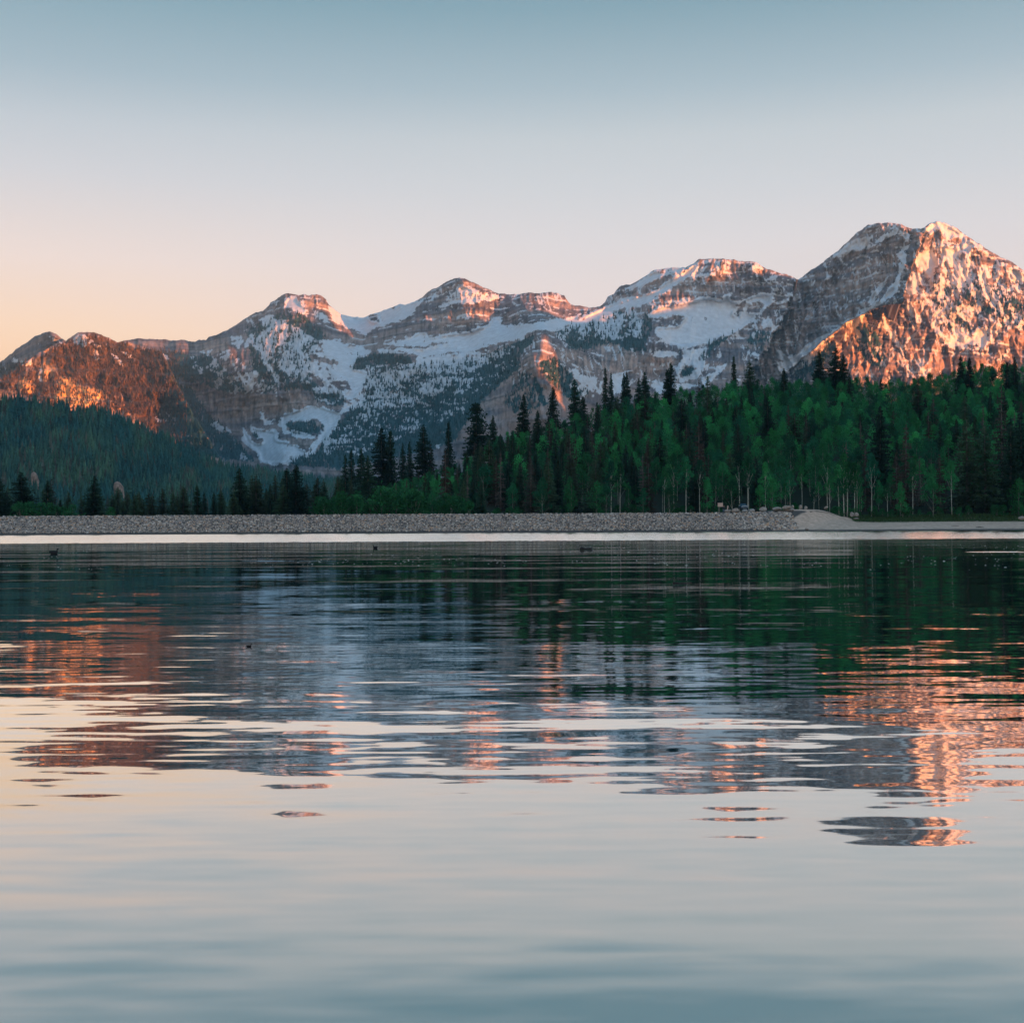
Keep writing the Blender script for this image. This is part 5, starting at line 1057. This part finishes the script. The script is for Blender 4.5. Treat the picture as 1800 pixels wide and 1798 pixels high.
def person(loc, rz, joints, edges, radii, label, mcl, hair):
    root = empty('person', loc, rz)
    me = bpy.data.meshes.new('body'); me.from_pydata(joints, edges, []); me.update()
    o = link('body', me, mcl, root)
    sk = o.modifiers.new('skin', 'SKIN'); ss_ = o.modifiers.new('sub', 'SUBSURF'); ss_.levels = 1; ss_.render_levels = 1
    if not me.skin_vertices: me.skin_vertices.new()
    sv_ = me.skin_vertices[0].data
    for i, r in enumerate(radii): sv_[i].radius = (r, r)
    sv_[0].use_root = True
    return root
def ell(mb, c, r, n=10):
    V = []; F = []
    for i in range(n + 1):
        t = math.pi * i / n
        for j in range(n):
            a = 2 * math.pi * j / n; V.append((c[0] + r[0] * math.sin(t) * math.cos(a), c[1] + r[1] * math.sin(t) * math.sin(a), c[2] + r[2] * math.cos(t)))
    for i in range(n):
        for j in range(n): F.append((i * n + j, i * n + (j + 1) % n, (i + 1) * n + (j + 1) % n, (i + 1) * n + j))
    mb.add(V, F)
M['jacket'] = mat('navy_jacket', (.018, .03, .05), .8, var=.2, scale=6); M['jeans'] = mat('blue_jeans', (.10, .16, .22), .8, var=.2, scale=8)
M['skin'] = mat('skin', (.42, .25, .18), .6, var=.1, scale=9); M['hair'] = mat('dark_hair', (.02, .015, .012), .6, var=.2, scale=20)
# standing figure, leaning slightly forward beside the sign
J = [(0, 0, .95), (0, -.04, 1.15), (0, -.10, 1.36), (0, -.14, 1.50), (0, -.17, 1.62),
     (-.11, 0, .90), (-.12, -.04, .50), (-.13, .02, .08), (-.13, -.14, .05), (.11, 0, .90), (.13, .03, .50), (.15, .08, .08), (.15, -.08, .05),
     (-.20, -.10, 1.36), (-.27, -.10, 1.10), (-.22, -.26, .93), (.20, -.10, 1.36), (.27, -.14, 1.10), (.20, -.34, 1.04)]
E = [(0, 1), (1, 2), (2, 3), (3, 4), (0, 5), (5, 6), (6, 7), (7, 8), (0, 9), (9, 10), (10, 11), (11, 12), (2, 13), (13, 14), (14, 15), (2, 16), (16, 17), (17, 18)]
Rr = [.15, .15, .16, .065, .08, .11, .075, .05, .045, .11, .075, .05, .045, .07, .05, .035, .07, .05, .035]
pp = P(1272, 904, 288.6); zg2 = float(terr(pp[0], 288.6))
pr_ = person((pp[0], 288.6, zg2), .35, J, E, Rr, '', M['skin'], None)
b = MB(); b.tube([(0, .0, .90), (0, -.02, 1.05), (0, -.06, 1.22), (0, -.10, 1.40), (0, -.13, 1.47)], [.20, .19, .21, .22, .09], 12); b.tube([(-.17, -.10, 1.38), (-.27, -.10, 1.10), (-.23, -.24, .95)], [.09, .07, .055], 8); b.tube([(.17, -.10, 1.38), (.27, -.14, 1.10), (.21, -.31, 1.04)], [.09, .07, .055], 8)
b.build('jacket', M['jacket'], pr_, True)
b = MB(); b.tube([(-.07, 0, .96), (-.12, 0, .80), (-.12, -.04, .50), (-.13, .02, .10)], [.13, .13, .095, .075], 10); b.tube([(.07, 0, .96), (.12, 0, .80), (.13, .03, .50), (.15, .08, .10)], [.13, .13, .095, .075], 10)
b.build('trousers', M['jeans'], pr_, True)
b = MB(); ell(b, (0, -.18, 1.63), (.085, .10, .125)); b.build('head', M['skin'], pr_, True)
b = MB(); ell(b, (0, -.155, 1.665), (.095, .105, .105)); b.build('hair', M['hair'], pr_, True)
b = MB(); ell(b, (-.13, -.06, .05), (.055, .14, .055)); ell(b, (.15, .0, .05), (.055, .14, .055)); b.build('shoes', M['hair'], pr_, True)
tag(pr_, 'person in a dark jacket and blue jeans standing beside the sign', 'person')
# pinkish marker post with rounded top
mp_ = P(1279, 902, 288.2); zg3 = float(terr(mp_[0], 288.2)) ; mk = empty('marker_post', (mp_[0], 288.2, zg3))
b = MB(); b.tube([(0, 0, -.2), (-.03, 0, .7), (.03, 0, 1.25), (.06, 0, 1.62), (.06, 0, 1.68)], [.15, .14, .15, .13, .06], 9); b.build('post', M['board'], mk, True)
tag(mk, 'short pinkish post between the person and the parked car', 'post')

def car():
    c0 = P(1307, 900, 296.0); z = 4.85; root = empty('parked_car', (c0[0], 294.4, z))
    paint = mat('dark_teal_car_paint', (.006, .035, .06), .3, spec=.6); glass = mat('car_glass', (.01, .03, .035), .05, spec=.8); tyre = mat('tyre_rubber', (.02, .02, .02), .8)
    chrome = mat('chrome', (.6, .6, .6), .2, metal=1.0); lamp = mat('headlight_glass', (.55, .58, .6), .1, spec=.8); white = mat('white_mirror_and_glint', (.75, .76, .78), .4)
    # stations front (y=0) to back (y=4.4): half width, bottom, belt height
    st_ = [(0, .78, .38, .72), (.15, .86, .30, .90), (1.1, .90, .30, 1.02), (3.9, .90, .30, 1.05), (4.3, .84, .36, 1.0), (4.4, .76, .45, .8)]
    V = []; F = []
    for y, w, zb, zt in st_: V += [(-w * .92, y, zb), (-w, y, zb + .25), (-w * .97, y, zt - .06), (-w * .86, y, zt), (w * .86, y, zt), (w * .97, y, zt - .06), (w, y, zb + .25), (w * .92, y, zb)]
    for i in range(len(st_) - 1):
        for j in range(8): F.append((i * 8 + j, i * 8 + (j + 1) % 8, (i + 1) * 8 + (j + 1) % 8, (i + 1) * 8 + j))
    F += [tuple(range(8))[::-1], tuple(range(40, 48))]
    b = MB(); b.add(V, F); body = b.build('body', paint, root)
    b = MB(); cab = [(1.25, .80, 1.0), (4.1, .78, 1.0), (3.7, .66, 1.58), (1.95, .66, 1.58)]
    V = [(-w, y, zz) for y, w, zz in cab] + [(w, y, zz) for y, w, zz in cab]
    b.add(V, [(0, 3, 2, 1), (4, 5, 6, 7), (0, 4, 7, 3), (3, 7, 6, 2), (2, 6, 5, 1)]); b.build('cabin', paint, root)
    b = MB(); b.add([(-.68, 1.31, 1.07), (.68, 1.31, 1.07), (.60, 1.87, 1.52), (-.60, 1.87, 1.52)], [(0, 1, 2, 3)]); b.build('windscreen', glass, root)
    for sx in (-1, 1):
        b = MB(); b.add([(sx * .785, 1.7, 1.08), (sx * .785, 3.7, 1.08), (sx * .69, 3.45, 1.50), (sx * .69, 2.05, 1.50)], [(0, 1, 2, 3)]); b.build('side_window', glass, root)
        b = MB(); ell(b, (sx * 1.0, 1.45, 1.16), (.13, .07, .10), 8); b.build('mirror', white, root, True)
        b = MB(); ell(b, (sx * .66, .06, .74), (.15, .06, .09), 8); b.build('headlight', lamp, root, True)
        for y in (.85, 3.5):
            b = MB(); b.tube([(sx * .72, y, .33), (sx * .93, y, .33)], [.33, .33], 18); wh = b.build('wheel', tyre, root, True)
            b = MB(); b.tube([(sx * .90, y, .33), (sx * .945, y, .33)], [.2, .2], 14); b.build('rim', chrome, wh)
    b = MB(); b.box((0, -.03, .52), (1.1, .08, .20)); b.build('grille', chrome, root)
    b = MB(); b.box((0, .55, 1.0), (1.25, .10, .07)); b.build('bonnet_glint', white, root)  # white bar stands in for the light reflected along the bonnet
    b = MB(); b.box((0, -.05, .36), (1.6, .14, .14)); b.build('bumper', paint, root)
    tag(root, 'dark blue car with pale mirrors parked behind the bank boulders', 'car')
car()

def stick(name, pts, rads, m, label, cat, group=None, parent=None):
    b = MB(); b.tube(pts, rads, 7); o = b.build(name, m, parent, True)
    if label: tag(o, label, cat, group)
    return o
def gp(u, Y, dz=.03): X = uX(u, Y); return (X, Y, float(terr(X, Y)) + dz)
M['branch_wood'] = mat('brown_branch', (.07, .06, .052), .9, var=.3, scale=5)  # dark brown wood of the fallen branches and driftwood
stick('fallen_branch', [gp(1424, 287), gp(1436, 289), gp(1455, 291.5), gp(1470, 292.5)], [.12, .11, .07, .03], M['branch_wood'], 'long dark fallen branch lying across the sand slope', 'branch')
stick('fallen_branch', [gp(1417, 291), gp(1428, 293, .15), gp(1438, 292.5)], [.10, .07, .03], M['branch_wood'], 'short dark fallen branch near the top of the sand track', 'branch')
stick('driftwood', [gp(1715, 280.2), gp(1722, 280.4, .10), gp(1730, 280.2)], [.05, .09, .03], M['branch_wood'], 'small dark driftwood piece on the bare sand at right', 'driftwood')
stick('driftwood', [gp(1672, 283.4), gp(1680, 283.6, .06), gp(1686, 283.3)], [.03, .05, .02], M['branch_wood'], 'thin twig on the sand left of the dark driftwood', 'driftwood')

M['duck'] = mat('dark_feathers', (.010, .010, .012), .7, var=.2, scale=12); M['bill'] = mat('duck_bill', (.05, .045, .03), .5)
def wloc(u, v):   # water surface point seen at (u, v)
    d = RMn @ np.array([(u - 900) / F_PX, (899 - v) / F_PX, -1]); t = -CAM[2] / d[2]; return CAM + d * t
def duck(u, v, L, label, rz=0):
    p = wloc(u, v); root = empty('duck', (p[0], p[1], 0), rz); s = L / .45
    b = MB(); b.tube([(-.24 * s, 0, .11 * s), (-.17 * s, 0, .09 * s), (-.06 * s, 0, .06 * s), (.08 * s, 0, .05 * s), (.17 * s, 0, .07 * s), (.21 * s, 0, .11 * s)], [.01 * s, .05 * s, .09 * s, .10 * s, .075 * s, .03 * s], 10)
    b.tube([(.15 * s, 0, .08 * s), (.18 * s, 0, .15 * s), (.18 * s, 0, .20 * s), (.20 * s, 0, .235 * s), (.235 * s, 0, .235 * s), (.26 * s, 0, .225 * s)], [.055 * s, .035 * s, .03 * s, .045 * s, .038 * s, .012 * s], 9)
    b.build('body', M['duck'], root, True)
    b = MB(); b.tube([(.245 * s, 0, .228 * s), (.31 * s, 0, .212 * s)], [.018 * s, .008 * s], 6); b.build('bill', M['bill'], root)
    tag(root, label, 'duck', 'ducks on the lake')
duck(94, 973, .5, 'dark duck floating near the left edge of the lake', .1)
duck(660, 963, .34, 'tiny dark duck floating left of centre near the bright strip', 2.9)
duck(437, 1137, .07, 'small dark floating debris far from the ducks at centre left', .3)  # bit of debris on the water, drawn with the duck mesh
p0 = wloc(1019, 965); p1 = wloc(1041, 965)
stick('floating_log', [(p0[0], p0[1], .03), (p0[0] + .12, p0[1], .07), ((p0[0] + p1[0]) / 2, p0[1], .02), (p1[0] - .1, p1[1], .05), (p1[0], p1[1], .06)], [.04, .07, .05, .06, .04], M['dark_wood'], 'dark low log floating right of centre below the bright strip', 'log')
p0 = wloc(1183, 1025); p1 = wloc(1216, 1024)
stick('floating_log', [(p0[0], p0[1], .01), ((p0[0] * 2 + p1[0]) / 3, p0[1], .015), (p1[0], p1[1], .005)], [.02, .012, .006], M['dark_wood'], 'thin dark stick floating nearer the camera right of centre', 'log')
# floating specks
n = 1300; vv = 957 + 45 * r_.random(n) ** 1.8; uu = r_.random(n) * 1800; keep = fbm(uu / 140, vv / 9, 131, 3) > .47 - .08 * (vv < 975); uu, vv = uu[keep], vv[keep]; n = len(uu)
pts = np.array([wloc(a, b_) for a, b_ in zip(uu, vv)]); w = r_.uniform(.015, .05, n) * (1 + .6 * (r_.random(n) < .03)); hgt = w * .35
pts2 = np.stack([pts[:, 0], pts[:, 1], pts[:, 0] * 0], -1)
V = np.stack([pts2 + np.stack([-w, 0 * w, 0 * w], -1), pts2 + np.stack([0 * w, -w * .7, hgt * .2], -1), pts2 + np.stack([w, 0 * w, 0 * w], -1), pts2 + np.stack([0 * w, w * .3, hgt], -1)], 1).reshape(-1, 3)
me = mesh_np('floating_specks', V, (np.array([[0, 1, 3], [1, 2, 3], [0, 3, 2]])[None] + (np.arange(n) * 4)[:, None, None]).reshape(-1, 3), 3, np.repeat(np.array([[.7, .68, .58]]) * r_.uniform(.4, 1.1, (n, 1)), 4, 0))
tag(link('floating_specks', me, M['stone']), 'pale specks of leaf and foam floating on the far water', 'specks', kind='stuff')

# ------------------------------------------------------------------ air
hz = bpy.data.materials.new('haze'); hz.use_nodes = True; t = hz.node_tree; t.nodes.clear()
o_ = N(t, 'ShaderNodeOutputMaterial'); vp = N(t, 'ShaderNodeVolumePrincipled'); vp.inputs['Color'].default_value = (.40, .78, 1.0, 1); vp.inputs['Density'].default_value = HAZE = 0.000032
vp.inputs['Anisotropy'].default_value = 0.0
t.links.new(vp.outputs[0], o_.inputs['Volume'])
b = MB(); b.box((1700, 1900, 798), (13000, 12400, 1604)); ho = b.build('haze', hz); tag(ho, 'thin blue morning haze between the lake and the mountains', 'haze', kind='stuff')
scene.cycles.volume_bounces = 1
print('COUNTS', COUNT)
